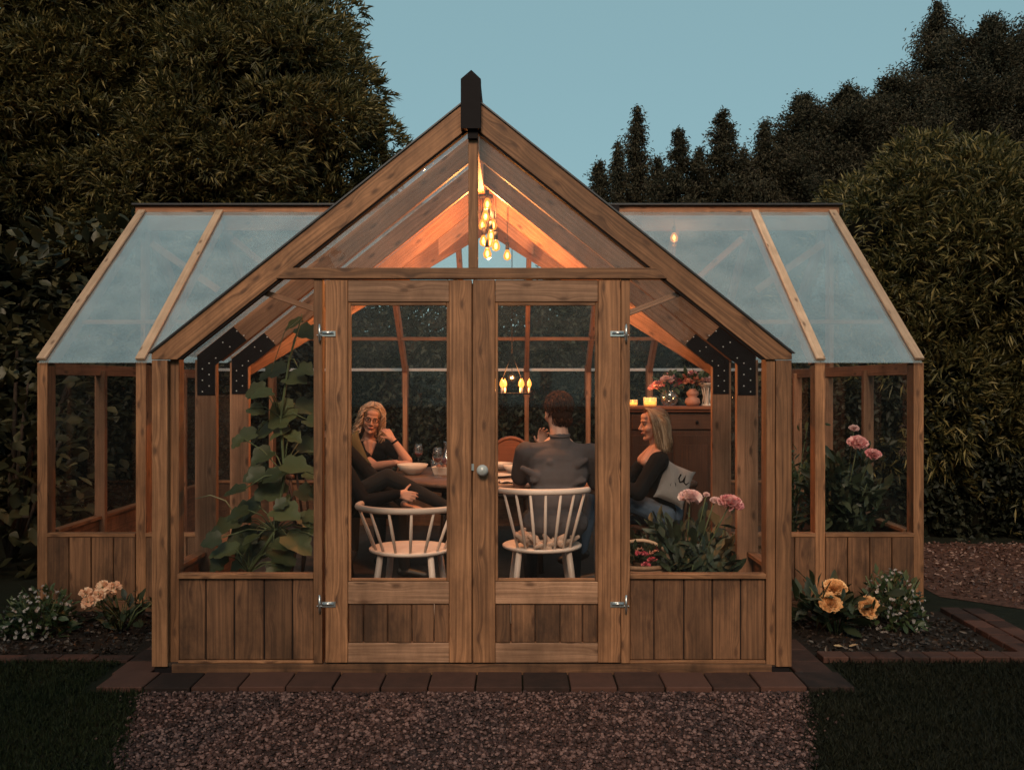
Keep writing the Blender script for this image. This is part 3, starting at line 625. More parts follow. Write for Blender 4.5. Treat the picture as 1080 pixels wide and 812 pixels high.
def wineglass(label, x, y, h=.215, fill=True, r=.042):
    t = thing('wine_glass', label, 'wine glass', (x, y, TZ+.001), 0, 'wine glasses on the round table')
    mb = MB(); mb.lathe([(.001, .0), (r*.85, .001), (r*.8, .004), (.006, .010), (.0035, .03), (.0035, h*.42), (.008, h*.46), (r*.8, h*.56), (r, h*.68), (r*.93, h*.85), (r*.74, h), (r*.71, h), (r*.90, h*.85), (r*.96, h*.68), (r*.76, h*.57), (.005, h*.48), (.001, h*.475)], (0, 0, 0), 24); part('glass', mb, GLT, 0, t)
    if fill: mb = MB(); mb.lathe([(.004, h*.485), (r*.73, h*.573), (r*.90, h*.64), (.001, h*.64)], (0, 0, 0), 20); part('wine', mb, RED, 0, t)
    return t
wineglass('glass of red wine nearest the left door glass', -.375, 2.36, .235)
wineglass('wine glass by the curly haired woman\'s raised elbow', -.60, 3.06)
wineglass('empty wine glass at the middle of the table', -.12, 2.95, fill=False)
wineglass('wine glass behind the small cream bowl', .30, 3.02)
for k, (x, y) in enumerate(((-.45, 2.95), (-.22, 2.78), (-.40, 2.75))):
    mb = MB(); mb.lathe([(.001, 0), (.03, 0), (.036, .085), (.033, .085), (.028, .006), (.001, .006)], (0, 0, 0), 18); o = mb.build('tumbler', GLT); o.location = (x, y, TZ+.001)
    tag(o, ['water tumbler beside the grey plate', 'water tumbler right of the serving dish', 'water tumbler left of the serving dish'][k], 'tumbler')
c = thing('carafe', 'round glass carafe standing among the wine glasses', 'carafe', (-.36, 3.2, TZ+.001))
mb = MB(); mb.lathe([(.001, 0), (.06, .0), (.085, .04), (.08, .09), (.035, .15), (.03, .20), (.04, .23), (.037, .23), (.027, .20), (.032, .15), (.076, .09), (.08, .04), (.056, .006), (.001, .006)], (0, 0, 0), 24); part('glass', mb, GLT, 0, c)
mb = MB(); mb.lathe([(.001, .008), (.055, .008), (.077, .04), (.072, .09), (.001, .09)], (0, 0, 0), 24); part('wine', mb, RED, 0, c)
# napkin and papers on the near table edge
def sheetpaper(name, label, cat, x, y, w, h, rz, m, z):
    mb = MB(); g = 8; V = []; 
    for i in range(g+1):
        for j in range(g+1): V.append(((i/g-.5)*w, (j/g-.5)*h, .004+.010*math.sin(i*.9+j*.6)**2))
    V2 = [(a, b, c2+.004) for a, b, c2 in V]; F = [(i*(g+1)+j, (i+1)*(g+1)+j, (i+1)*(g+1)+j+1, i*(g+1)+j+1) for i in range(g) for j in range(g)]
    mb.add(V2, F, sm=True); mb.add(V, [f[::-1] for f in F], sm=True); o = mb.build(name, m); o.location = (x, y, z); o.rotation_euler = (0, 0, rz); tag(o, label, cat); return o
sheetpaper('napkin', 'cream cloth napkin crumpled at the near table edge', 'napkin', .21, 1.99, .20, .13, R(15), simple('linen', (.55, .48, .42), .9), TZ)
t = thing('cutlery', 'steel fork lying beside the cream napkin', 'cutlery', (.06, 2.03, TZ+.004), R(60)); mb = MB(); mb.tube([(-.09, 0, 0), (.05, 0, .002)], .003, 6); mb.b6(.05, .07, -.010, .010, .0, .003)
for q in (-.009, -.003, .003, .009): mb.b6(.07, .105, q-.0012, q+.0012, .0, .003)
part('fork', mb, ZINC, 0, t)

# ------------------------------------------------------------------ cabinet and what stands on it
cx0, cx1, cy0, cy1, cz = 1.20, 2.02, 3.05, 3.42, 1.345
t = thing('cabinet', 'dark old wooden cabinet carrying flowers and candles', 'cabinet', ((cx0+cx1)/2, (cy0+cy1)/2, FZ)); hx, hy = (cx1-cx0)/2, (cy1-cy0)/2; H = cz-FZ
mb = MB(); mb.b6(-hx-.04, hx+.04, -hy-.05, hy, H-.028, H); mb.b6(-hx-.025, hx+.025, -hy-.03, hy-.005, H-.05, H-.0285); part('top_board', mb, REDW, .005, t)
mb = MB(); mb.b6(-hx, hx, -hy, hy-.01, .06, H-.051); part('carcass', mb, DKW, .003, t)
mb = MB(); mb.b6(-hx+.05, hx-.05, -hy-.018, -hy-.001, H-.20, H-.075); part('drawer', mb, DKW, .005, t)
d = [c for c in kids(t) if c.name.startswith('drawer')][0]
for xk in (-.2, .2): mb = MB(); mb.ell((xk, -hy-.03, H-.137), .014, None, 10, 7); part('knob', mb, BLACKM, 0, d)
for x0, x1 in ((-hx+.05, -.01), (.01, hx-.05)):
    mb = MB(); mb.b6(x0, x1, -hy-.014, -hy-.001, .12, H-.25); o = part('door', mb, DKW, .004, t)
    mb = MB(); mb.b6(x0+.06, x1-.06, -hy-.022, -hy-.0145, .19, H-.33); part('panel', mb, DKW, .006, o)
mb = MB(); mb.b6(-hx+.01, hx-.01, -hy+.01, hy-.02, 0, .0595); part('plinth', mb, DKW, 0, t)
def petals(name, c, r, m, parent, n=60, flat=.75, openness=1.0, up=(0, 0, 1)):
    c = np.array(c, float); ph = RNG.random(n)*6.283; k = np.sqrt(np.linspace(.02, 1, n)); el = np.pi/2*(1-k*.95*openness)
    D = np.stack([np.cos(ph)*np.cos(el), np.sin(ph)*np.cos(el), np.sin(el)], 1)
    U = np.array(up)/np.linalg.norm(up); q = Vector((0, 0, 1)).rotation_difference(Vector(U)).to_matrix(); D = D@np.array(q).T
    N = np.tile(U, (n, 1))-D*.3+RNG.normal(size=(n, 3))*.25; L = r*(.55+.5*k); P = c-U*r*.25+D*r*.12
    ol = [(0, 0), (.35, .26), (.75, .40), (1.0, .26), (.93, .05), (1.02, -.22), (.75, -.40), (.35, -.26)]
    return bigleaves(name, P, D, N, L, m, parent, ol, cup=-.55)
PINKM = leafmat('pink_petals', (.55, .17, .19), (.72, .36, .36), (.80, .52, .48), trans=.25, rough=.6)
PALEP = leafmat('pale_pink_petals', (.62, .36, .36), (.75, .50, .48), (.82, .64, .58), trans=.25, rough=.6)
REDP = leafmat('deep_pink_petals', (.35, .03, .05), (.50, .07, .10), (.62, .16, .17), trans=.2, rough=.6)
CORAL = leafmat('coral_petals', (.60, .20, .13), (.75, .34, .23), (.82, .50, .36), trans=.25, rough=.6)
PEACH = leafmat('peach_yellow_petals', (.62, .30, .12), (.80, .45, .20), (.88, .62, .34), trans=.25, rough=.6)
WHITEP = leafmat('white_petals', (.17, .15, .145), (.27, .24, .23), (.40, .36, .33), trans=.2, rough=.6)
GLEAF = leafmat('mid_green_leaves', (.020, .038, .014), (.042, .066, .026), (.075, .095, .045), trans=.25)
DLEAF = leafmat('dark_green_leaves', (.012, .020, .009), (.024, .034, .016), (.045, .054, .028), trans=.2)
STEM = simple('green_stems', (.06, .08, .03), .7)
def sprig(c, n, r, L, m, parent, name='foliage', W=.45, up=.6):
    D = nrm(RNG.normal(size=(n, 3))*[1, 1, .7]+[0, 0, up]); P = np.array(c)+D*r*RNG.random((n, 1))**.5*.9
    N = np.tile([0, 0, 1.], (n, 1))+RNG.normal(size=(n, 3))*.4
    ol = [(0, 0), (.25, W*.42), (.55, W*.5), (.85, W*.25), (1, 0), (.85, -W*.25), (.55, -W*.5), (.25, -W*.42)]
    return bigleaves(name, P, D+RNG.normal(size=(n, 3))*.4, N, L*(.6+.6*RNG.random(n)), m, parent, ol)
def bouquet(name, label, x, y, vase_prof, vm, blooms, flower_m, leafc, z=cz):
    t = thing(name, label, 'flower vase', (x, y, z+.001)); mb = MB(); mb.lathe(vase_prof, (0, 0, 0), 24); part('vase', mb, vm, 0, t)
    sprig((0, 0, leafc), 34, .13, .09, GLEAF, t)
    for i, (bx, by, bz, r) in enumerate(blooms):
        mb = MB(); mb.tube([(0, 0, .05), (bx*.4, by*.4, bz*.6), (bx, by, bz)], .003, 5); part('stem', mb, STEM, 0, t)
        petals('blossom', (bx, by, bz), r, flower_m[i % len(flower_m)], t, 40, openness=1.1)
    return t
bouquet('flower_vase', 'clear round vase of pink and red flowers on the cabinet', 1.60, 3.18, [(.001, 0), (.045, 0), (.075, .04), (.082, .08), (.06, .125), (.05, .14), (.047, .14), (.057, .125), (.078, .08), (.07, .04), (.04, .006), (.001, .006)], GLT,
        [(-.10, -.02, .20, .055), (-.03, -.05, .24, .06), (.05, -.02, .22, .055), (0, .03, .27, .05), (-.13, .04, .17, .05), (.09, .05, .19, .045)], [PINKM, PALEP, REDP, PINKM], .17)
bouquet('flower_vase', 'pink bubble shaped vase of coral flowers on the cabinet', 1.80, 3.16, [(.001, 0), (.05, .002), (.068, .03), (.06, .065), (.035, .08), (.05, .095), (.055, .12), (.03, .145), (.026, .15), (.022, .15), (.001, .14)], simple('pink_clay', (.42, .20, .14), .6, var=.1),
        [(-.04, -.03, .22, .05), (.04, -.02, .24, .05), (0, .03, .29, .05), (-.07, .03, .26, .045), (.07, .03, .20, .04)], [CORAL, CORAL, PINKM], .19)
t = thing('ornament', 'white openwork pedestal bowl at the right end of the cabinet', 'ornament', (1.93, 3.17, cz+.001)); mb = MB(); mb.lathe([(.001, 0), (.05, 0), (.05, .01), (.018, .03), (.015, .12), (.03, .15), (.085, .19), (.09, .20), (.08, .20), (.001, .165)], (0, 0, 0), 24); part('bowl', mb, CER, 0, t)
mb = MB()
for k in range(8): a = k*.785; mb.tube([(math.cos(a)*.045, math.sin(a)*.045, .01), (math.cos(a)*.03, math.sin(a)*.03, .08), (math.cos(a)*.05, math.sin(a)*.05, .17)], .005, 5)
part('openwork', mb, CER, 0, t); petals('blossom', (0, 0, .23), .06, PALEP, t, 40)
def candle(label, x, y, r, h, z=cz, light=.35):
    t = thing('candle_glass', label, 'candle', (x, y, z+.001)); mb = MB(); mb.lathe([(.001, 0), (r*.9, 0), (r, .01), (r, h), (r*.95, h), (r*.92, .012), (.001, .01)], (0, 0, 0), 22); part('holder', mb, glassmat('amber_candle_glass', milk=.35, gloss=1.0, tint=(1, .75, .4)), 0, t)
    mb = MB(); mb.lathe([(.001, .012), (r*.86, .012), (r*.86, h*.55), (.001, h*.5)], (0, 0, 0), 20); part('wax', mb, CANDLE, 0, t)
    mb = MB(); mb.lathe([(.001, h*.5), (.006, h*.6), (.004, h*.75), (.0005, h*.95)], (0, 0, 0), 8); part('flame', mb, FIL, 0, t)
    ld = bpy.data.lights.new('candle_light', 'POINT'); ld.energy = light; ld.color = (1, .5, .18); ld.shadow_soft_size = .02; lo = bpy.data.objects.new('candle_light', ld); COL.objects.link(lo); lo.parent = t; lo.location = (0, 0, h*1.25)
candle('glowing wide candle glass left of the round flower vase', 1.42, 3.12, .058, .075, light=1.2); candle('half hidden small candle glass at the left end of the cabinet', 1.27, 3.14, .045, .055)
# grey cushion with black script, olive cushion
def cushion(name, label, loc, rot, size, m, script=False):
    t = thing(name, label, 'cushion', loc); t.rotation_euler = rot; mb = MB(); sx, sy, sz = size
    g = 16; V = []; F = []
    for sgn in (1, -1):
        o = len(V)
        for i in range(g+1):
            for j in range(g+1):
                u, v = i/g*2-1, j/g*2-1; e = max(0, (1-u**4)*(1-v**4))**.6; pin = 1-.10*(u*u*(1-abs(v)**3)+0*v)
                V.append((u*sx/2*(1-.10*(1-abs(v)**4)*abs(u)), sgn*(sy/2*e+.002)+.006*math.sin(5*u+3*v), v*sz/2*(1-.10*(1-abs(u)**4)*abs(v))))
        for i in range(g):
            for j in range(g):
                f = (o+i*(g+1)+j, o+(i+1)*(g+1)+j, o+(i+1)*(g+1)+j+1, o+i*(g+1)+j+1); F.append(f if sgn < 0 else f[::-1])
    mb.add(V, F, sm=True); part('cover', mb, m, 0, t)
    if script:
        mb = MB(); yy = -sy/2-.004
        def cur(P): mb.tube([(x, yy+.010*(abs(x)+abs(z))/.15, z) for x, z in P], .0055, 6)
        cur([(-.03+.018*math.cos(a), -.02+.022*math.sin(a)) for k, a in enumerate([i*.45 for i in range(15)])])
        cur([(.0, .075), (-.005, .04), (.01, .02), (.03, .035), (.035, .08), (.04, .03), (.06, .02), (.075, .045)])
        part('script', mb, BLACKM, 0, t)
    return t
cushion('cushion', 'light grey cushion with looping black script behind the blond woman', (1.36, 1.60, .83), (R(-8), R(24), R(10)), (.24, .10, .29), simple('grey_cushion_cloth', (.24, .22, .21), .95, var=.15, bump=.3), True)
cushion('cushion', 'olive green cushion at the left edge of the left door glass', (-1.10, 2.32, .98), (R(-10), R(-20), R(20)), (.34, .12, .30), simple('olive_cloth', (.085, .075, .035), .95, var=.2, bump=.3))
# crumpled cloth on the seat of the man's chair
mb = MB()
for k in range(26):
    a = random.uniform(200, 345); rr = random.uniform(.12, .22); x, y = math.cos(R(a))*rr, math.sin(R(a))*rr
    p = Vector((x, y, random.uniform(.47, .49+.06*(x < -.05)))); q = p+Vector((random.uniform(-.08, .08), random.uniform(-.03, .05), random.uniform(-.02, .05))); mb.caps(p, q, random.uniform(.012, .026), random.uniform(.010, .02))
CLOTH = simple('beige_knit_cloth', (.36, .25, .19), .95, var=.45, scale=22, bump=.6)
o = sweep('cardigan', mb, CLOTH, None, .005, 2); o.location = (.405, 1.02, FZ); o.rotation_euler = (0, 0, R(3)); tag(o, 'crumpled beige cardigan on the seat behind the man', 'cardigan')
# ------------------------------------------------------------------ lamps
def bulb(parent, x, y, z0, z1, r=.03, cord=True, m=FIL):
    if cord: mb = MB(); mb.tube([(x, y, z0), (x, y, z1+.09)], .0025, 5); part('cord', mb, BLACKM, 0, parent)
    mb = MB(); mb.tube([(x, y, z1+.10), (x, y, z1+.045)], [.013, .015], 10); part('socket', mb, BLACKM, 0, parent)
    mb = MB(); mb.lathe([(.012, .045), (r*.7, .025), (r, 0), (r*.8, -r*.8), (.002, -r*1.15)], (x, y, z1), 16); b = part('bulb', mb, BULBG, 0, parent)
    mb = MB(); mb.ell((x, y, z1+.002), (.011, .011, .022), None, 10, 7); part('filament', mb, m, 0, b)
L1 = thing('pendant_cluster', 'cluster of glowing bulbs hanging from the ridge above the doors', 'pendant lamp', (0, 0, 0))
for i, (px, py, yy) in enumerate(((514, 216, 1.50), (512, 229, 1.56), (518, 249, 1.52), (510, 255, 1.60), (523, 260, 1.50), (514, 268, 1.55), (535, 270, 1.95), (509, 238, 1.62), (520, 238, 1.58), (516, 256, 1.64))):
    p = at(px, py, yy); bulb(L1, p.x, p.y, ZR-.2, p.z, .030)
mb = MB(); mb.lathe([(.001, 2.862), (.05, 2.858), (.05, 2.84), (.001, 2.838)], (.03, 1.55, 0), 18); part('ceiling_rose', mb, BLACKM, 0, L1)
def lamp(x, y, z, e, parent, r=.06):
    ld = bpy.data.lights.new('lamp_light', 'POINT'); ld.energy = e; ld.color = (1, .36, .10); ld.shadow_soft_size = .015; lo = bpy.data.objects.new('lamp_light', ld); COL.objects.link(lo); lo.location = (x, y, z); lo.parent = parent
lamp(.04, 1.50, 2.72, 54, L1); lamp(.05, 1.58, 2.42, 70, L1)
L2 = thing('candle_chandelier', 'iron ring chandelier with small glowing bulbs over the far side of the table', 'chandelier', (.2125, 3.02, 0))
cz2 = 1.455; ringp = [(math.cos(R(a))*.155, math.sin(R(a))*.155, cz2) for a in range(0, 361, 15)]
mb = MB(); mb.tube(ringp, .007, 6, cap=False); mb.tube([(-.155, 0, cz2), (.155, 0, cz2)], .006, 6); mb.tube([(0, -.155, cz2), (0, .155, cz2)], .006, 6); part('ring', mb, BLACKM, 0, L2)
mb = MB(); mb.tube([(0, 0, 1.80), (0, 0, 2.86)], .004, 6)
for a in (30, 150, 270): mb.tube([(math.cos(R(a))*.155, math.sin(R(a))*.155, cz2), (0, 0, 1.80)], .003, 5)
part('chain', mb, BLACKM, 0, L2)
for a in (5, 60, 115, 170, 235, 305):
    x, y = math.cos(R(a))*.15, math.sin(R(a))*.15; mb = MB(); mb.tube([(x, y, cz2), (x, y, cz2+.05)], .010, 8); part('candle_sleeve', mb, CER, 0, L2)
    mb = MB(); mb.lathe([(.008, 0), (.019, .022), (.017, .048), (.001, .082)], (x, y, cz2+.052), 12); part('bulb', mb, FILAMENT2, 0, L2)
lamp(0, 0, 1.62, 27, L2, .12)
L3 = thing('pendant_bulb', 'single glowing bulb hanging inside the right wing roof', 'pendant lamp', (0, 0, 0)); p = at(711, 251, 2.96); bulb(L3, p.x, p.y, 2.95, p.z, .035); lamp(p.x, p.y-.02, p.z-.06, 1.5, L3, .03)
# ------------------------------------------------------------------ people
SKIN = simple('warm_skin', (.46, .235, .165), .5, var=.06, scale=12); SKIN2 = simple('fair_skin', (.52, .29, .21), .5, var=.05, scale=12)
BLKC = simple('black_cotton', (.008, .007, .0075), .95, var=.3, scale=9, bump=.3, spec=.2); GREYC = simple('charcoal_sweatshirt', (.085, .072, .073), .95, var=.35, scale=7, bump=.5, spec=.2)
DKTR = simple('black_trousers', (.007, .006, .0065), .95, var=.3, scale=9); JEAN = simple('blue_jeans', (.055, .085, .13), .9, var=.3, scale=20); SHOE = simple('dark_leather', (.02, .016, .014), .5)
LIP = simple('lips', (.36, .10, .08), .45, var=.05); EYEW = simple('eye_white', (.20, .14, .11), .5, var=.02); IRIS = simple('dark_iris', (.02, .012, .01), .2, var=.02)
def frame(fwd, up=(0, 0, 1)):
    y = Vector(fwd).normalized(); x = y.cross(Vector(up)).normalized(); z = x.cross(y); return Matrix((x, y, z)).transposed()
def head(mb, c, M, k=1.0):
    T = lambda p: Vector(c)+M@(Vector(p)*k)
    def E(p, r, rot=None): mb.ell(T(p), [q*k for q in r], M if rot is None else M@rot, 16, 10)
    E((0, -.018, .028), (.074, .094, .088)); E((0, .012, -.022), (.063, .074, .088)); E((0, .030, -.078), (.044, .042, .034)); mb.caps(T((0, .066, -.100)), T((0, .055, -.094)), .017*k, .02*k)
    E((0, .070, .030), (.050, .020, .016)); E((0, .062, .058), (.050, .026, .03))
    for s in (-1, 1):
        E((s*.036, .052, -.030), (.026, .028, .026)); E((s*.076, -.006, -.012), (.008, .018, .030)); mb.caps(T((s*.045, -.0, -.055)), T((s*.022, .05, -.095)), .020*k, .016*k)
        mb.caps(T((s*.014, .088, -.034)), T((s*.010, .094, -.032)), .007*k)
    mb.caps(T((0, .082, .016)), T((0, .104, -.026)), .0075*k, .0115*k, 8)
    mb.caps(T((-.016, .078, -.060)), T((.016, .078, -.060)), .010*k)
def face_parts(p, c, M, k=1.0, smile=0, glasses=None, brow=None):
    T = lambda q: Vector(c)+M@(Vector(q)*k)
    for s in (-1, 1):
        mb = MB(); mb.ell(T((s*.030, .070, .008)), (.0110*k, .0110*k, .0065*k), None, 12, 8); e = part('eye', mb, EYEW, 0, p)
        mb = MB(); mb.ell(T((s*.030, .0815, .007)), .0058*k, None, 8, 6); part('iris', mb, IRIS, 0, e)
        mb = MB(); mb.tube([T((s*(.014+.011*i), .088-.003*i*i*.7, .027+.004*math.sin(i*1.0))) for i in range(4)], [.002*k, .0035*k, .003*k, .0012*k], 6); part('eyebrow', mb, brow, 0, p)
    mb = MB(); mb.tube([T((x*.0125, .0905-.0022*x*x-.001, -.060+.0035*x*x*smile*.5)) for x in (-2, -1, 0, 1, 2)], [.001*k, .0048*k, .0058*k, .0048*k, .001*k], 8); part('lips', mb, LIP, 0, p)
    if glasses:
        mb = MB()
        for s in (-1, 1):
            mb.tube([T((s*.031+.022*math.cos(a), .095-.25*abs(math.cos(a)*.01), .006+.017*math.sin(a))) for a in [i*math.pi/8 for i in range(17)]], .0030*k, 6, cap=False)
            mb.tube([T((s*.053, .092, .010)), T((s*.072, .05, .010)), T((s*.077, -.01, .004))], .0016*k, 5)
        mb.tube([T((-.009, .096, .010)), T((.009, .096, .010))], .0016*k, 5); part('glasses', mb, glasses, 0, p)
def hand(mb, W, d, n, th, curl=.5, k=1.0, thumb_up=0.4, spread=.12):
    """W wrist, d finger direction, n palm side normal, th thumb side"""
    W = Vector(W); d = Vector(d).normalized(); n = Vector(n); n = (n-d*n.dot(d)).normalized(); t = Vector(th); t = (t-d*t.dot(d)-n*t.dot(n)).normalized()
    ls = (.070, .078, .073, .056); kn = (.030, .010, -.010, -.029); kl = (.085, .088, .083, .075)
    for i in range(4):
        b = W+t*kn[i]*.55*k+d*.010*k; K = W+d*kl[i]*k+t*kn[i]*k; mb.caps(b, K, .0145*k, .0105*k, 8)
        a = curl*(1+.12*i); p = K; L = ls[i]*k; dd = (d+t*spread*(1.2-.8*i)*.8).normalized()
        for j, f in enumerate((.45, .30, .25)):
            ang = a*(j+.6)*.9; v = dd*math.cos(ang)+n*math.sin(ang); q = p+v*L*f; mb.caps(p, q, (.0092, .0083, .0075)[j]*k, (.0083, .0075, .0068)[j]*k, 8); p = q
    mb.caps(W+t*.012*k, W+t*.030*k+d*.035*k+n*.008*k, .017*k, .014*k, 8)
    b = W+t*.030*k+d*.035*k+n*.008*k; v = (t*(.55+thumb_up)+d*.75+n*.25).normalized(); q = b+v*.036*k; mb.caps(b, q, .0115*k, .0095*k, 8)
    v2 = (t*(.2+thumb_up)+d*.95+n*.30).normalized(); mb.caps(q, q+v2*.028*k, .0095*k, .0078*k, 8)
def limb(mb, P, Rr): 
    for i in range(len(P)-1): mb.caps(P[i], P[i+1], Rr[i], Rr[i+1], 12)
def torso(mb, pel, che, shL, shR, nk, w=1.0, dep=1.0, g=0):
    pel, che, shL, shR, nk = map(Vector, (pel, che, shL, shR, nk)); ax = (shR-shL).normalized(); up = (che-pel).normalized(); f = ax.cross(up); M = Matrix((ax, f, up)).transposed()
    sw = (shR-shL).length/2
    mb.ell(pel+up*.02, (.165*w+g, .115*dep+g, .12), M, 18, 10); mb.ell((pel+che)/2, (.140*w+g, .100*dep+g, .20), M, 18, 10)
    mb.ell(che, (.155*w+g, .108*dep+g, .17), M, 18, 10); up2 = (shL+shR)/2; mb.ell(up2-up*.05, (sw*.92+g, .085*dep+g, .10), M, 18, 10)
    for s in (shL, shR): mb.caps(up2+up*.01, s, .058+g, .052+g); mb.caps(nk, up2+(s-up2)*.62, .042+g*.5, .046+g*.8)
    return M
def strands(name, roots, m, parent, r=.004, seg=5, cols=True):
    mb = MB()
    for P, rr in roots: mb.tube(P, rr, seg, u0=random.random())
    return part(name, mb, m, 0, parent)
def legs(body_list, tr, p, hips, knees, ankles, toes, m, shoe=SHOE, r=(.085, .062, .042)):
    mb = MB(); pel = (Vector(hips[0])+Vector(hips[1]))/2; mb.ell(pel, (.165, .13, .11), None, 16, 10)
    for h, k, a in zip(hips, knees, ankles): limb(mb, [Vector(h), Vector(k), Vector(k)*.45+Vector(a)*.55, Vector(a)], [r[0], r[1], r[2]+.012, r[2]])
    sweep('trousers', mb, m, p, .008, 3)
    for a, t_ in zip(ankles, toes): mb = MB(); a = Vector(a); t_ = Vector(t_); bk = a-(t_-a).normalized()*.03+Vector((0, 0, 0)); mb.caps(bk+Vector((0, 0, -.03)), t_, .036, .03); mb.caps(a, a+Vector((0, 0, -.03)), .04, .038); sweep('shoe', mb, shoe, p, .006, 2)
# ---------- curly haired woman
def person_a():
    p = thing('person', 'woman in glasses with curly grey blond hair resting her chin on her hand', 'person', (-1.03, 3.25, FZ))
    inv = Vector((-1.03, 3.25, FZ)); g = lambda px, py, y: at(px, py, y)-inv
    hc = g(392, 442, 3.12); M = frame((.16, -1, -.16), (.17, 0, 1)); nk = g(388, 461, 3.20); che = g(391, 487, 3.24); pel = g(392, 518, 3.30)
    sL = g(410, 472, 3.20); sR = g(371, 473, 3.17)       # image right, image left
    eL = g(430, 486, 2.96); wL = g(414, 463, 2.95); eR = g(396, 492, 2.98); wR = g(418, 488, 2.84)
    mb = MB(); head(mb, hc, M, 1.04); limb(mb, [hc+Vector((0, .02, -.06)), nk, che], [.048, .050, .09]); torso(mb, pel, che, sL, sR, nk, .9, .9, -.01)
    limb(mb, [sL, eL, eL*.6+wL*.4, wL], [.046, .042, .038, .026]); limb(mb, [sR, eR, eR*.6+wR*.4, wR], [.046, .042, .038, .026])
    hand(mb, wL, (g(403, 447, 2.97)-wL), (-.6, .8, 0), (-.5, -.3, .6), curl=.75, k=.95); hand(mb, wR, (1, -.1, .0), (0, .3, -1), (0, 1, .2), curl=.35, k=.95)
    sweep('body', mb, SKIN, p, .0055, 3)
    mb = MB(); torso(mb, pel, che, sL, sR, nk+Vector((0, .02, -.035)), .9, .9, .010); limb(mb, [sL, sL*.40+eL*.60], [.062, .060]); limb(mb, [sR, sR*.42+eR*.58], [.062, .060]); sweep('shirt', mb, BLKC, p, .007, 4)
    # skin of the v neck
    mb = MB(); up2 = (sL+sR)/2; a = nk+Vector((0, -.03, -.02)); tip = che*.6+up2*.4+Vector((.01, -.118, -.01)); lft = up2+Vector((-.035, -.055, .050)); rgt = up2+Vector((.045, -.055, .050))
    mb.caps(lft, tip, .020, .008); mb.caps(rgt, tip, .020, .008); mb.caps(a, tip, .035, .008); mb.caps((lft+rgt)/2, tip, .035, .01); sweep('neckline_skin', mb, SKIN, p, .006, 3)
    face_parts(p, hc, M, 1.04, 0, BLACKM, simple('grey_blond_brow', (.25, .17, .11), .8))
    HM = leafmat('curly_grey_blond_hair', (.20, .125, .075), (.40, .27, .18), (.56, .42, .31), rough=.45, trans=0, spec=.5)
    T = lambda q: hc+M@(Vector(q)*1.04); mb = MB(); mb.ell(T((0, -.020, .053)), (.090, .104, .084), M, 16, 10); 
    for s in (-1, 1): mb.ell(T((s*.078, -.03, -.04)), (.034, .06, .09), M, 12, 8)
    mb.ell(T((0, -.08, -.08)), (.09, .05, .12), M, 12, 8); hr = part('hair', mb, HM, 0, p)
    rt = []
    for k in range(260):
        a = random.uniform(-2.6, 2.6); e = random.uniform(-.1, 1.25); d0 = Vector((math.sin(a)*math.cos(e), -math.cos(a)*math.cos(e), math.sin(e)))
        if d0.y > .55 and e < .55: continue
        P = []; q = Vector((0, -.035, .035))+Vector((d0.x*.092, d0.y*.094, d0.z*.092)); L = random.uniform(.16, .27) if d0.x > -.2 else random.uniform(.20, .32)
        w1, w2 = random.uniform(0, 6), random.uniform(.008, .016); out = Vector((d0.x*.5, min(d0.y, .05)*.5, 0))
        for j in range(13):
            u = j/12; side = .12*min(1, u*2.2)*(1 if True else 0)
            pt = q+Vector((d0.x*(.035*u+.012), min(d0.y, .0)*.03*u-.01*u, -L*u*(1 if e < .9 else .9)))
            if j and abs(pt.x) < .086 and pt.y > -.01 and pt.z < .095: pt.x = math.copysign(max(abs(pt.x), min(.086, .03+.09*(.11-pt.z)/.08)), d0.x if d0.x else 1); pt.y = max(pt.y, .045*(1-u))
            pt += Vector((math.sin(w1+u*15)*w2, math.cos(w1+u*15)*w2, math.sin(w1*2+u*9)*.006)); P.append(T(pt))
        rt.append((P, [.0055]*12+[.001]))
    for k in range(150):
        s = random.choice((-1, 1)); y0 = random.uniform(-.09, .088); w1 = random.uniform(0, 6); P = []; e_ = math.sqrt(max(.05, 1-((y0*.9)/.104)**2))
        for j in range(11):
            th = j/10*(1.75 if y0 > 0 else 1.9)+.02; yy = y0*.9*(1-.25*j/10); e2 = math.sqrt(max(.04, 1-(yy/.106)**2))
            P.append(T((s*(.096*e2 if y0 < .03 else .094*max(e2, .75))*math.sin(th)+math.sin(w1+j*1.3)*.004*min(1, j/3), yy-.020+.004*math.cos(w1+j), .053+.090*e2*math.cos(th)+math.cos(w1+j*1.7)*.003)))
        rt.append((P, [.0048]*10+[.0015]))
    strands('curl', rt, HM, hr)
    mb = MB()
    for s in (-1, 1): mb.ell(T((s*.031, .094, .006)), (.021, .003, .016), M, 12, 6)
    part('lenses', mb, GLW, 0, p)
    mb = MB(); ax = (eL-wL).normalized(); mb.tube([wL+ax*.02, wL+ax*.038], .030, 16); part('wristwatch', mb, BLACKM, 0, p)
    legs(None, None, p, [pel+Vector((-.09, 0, 0)), pel+Vector((.09, 0, 0))], [Vector((-.08, -.50, .50)), Vector((.14, -.50, .50))], [Vector((-.08, -.50, .10)), Vector((.14, -.48, .10))], [Vector((-.08, -.66, .035)), Vector((.14, -.64, .035))], DKTR)
person_a()
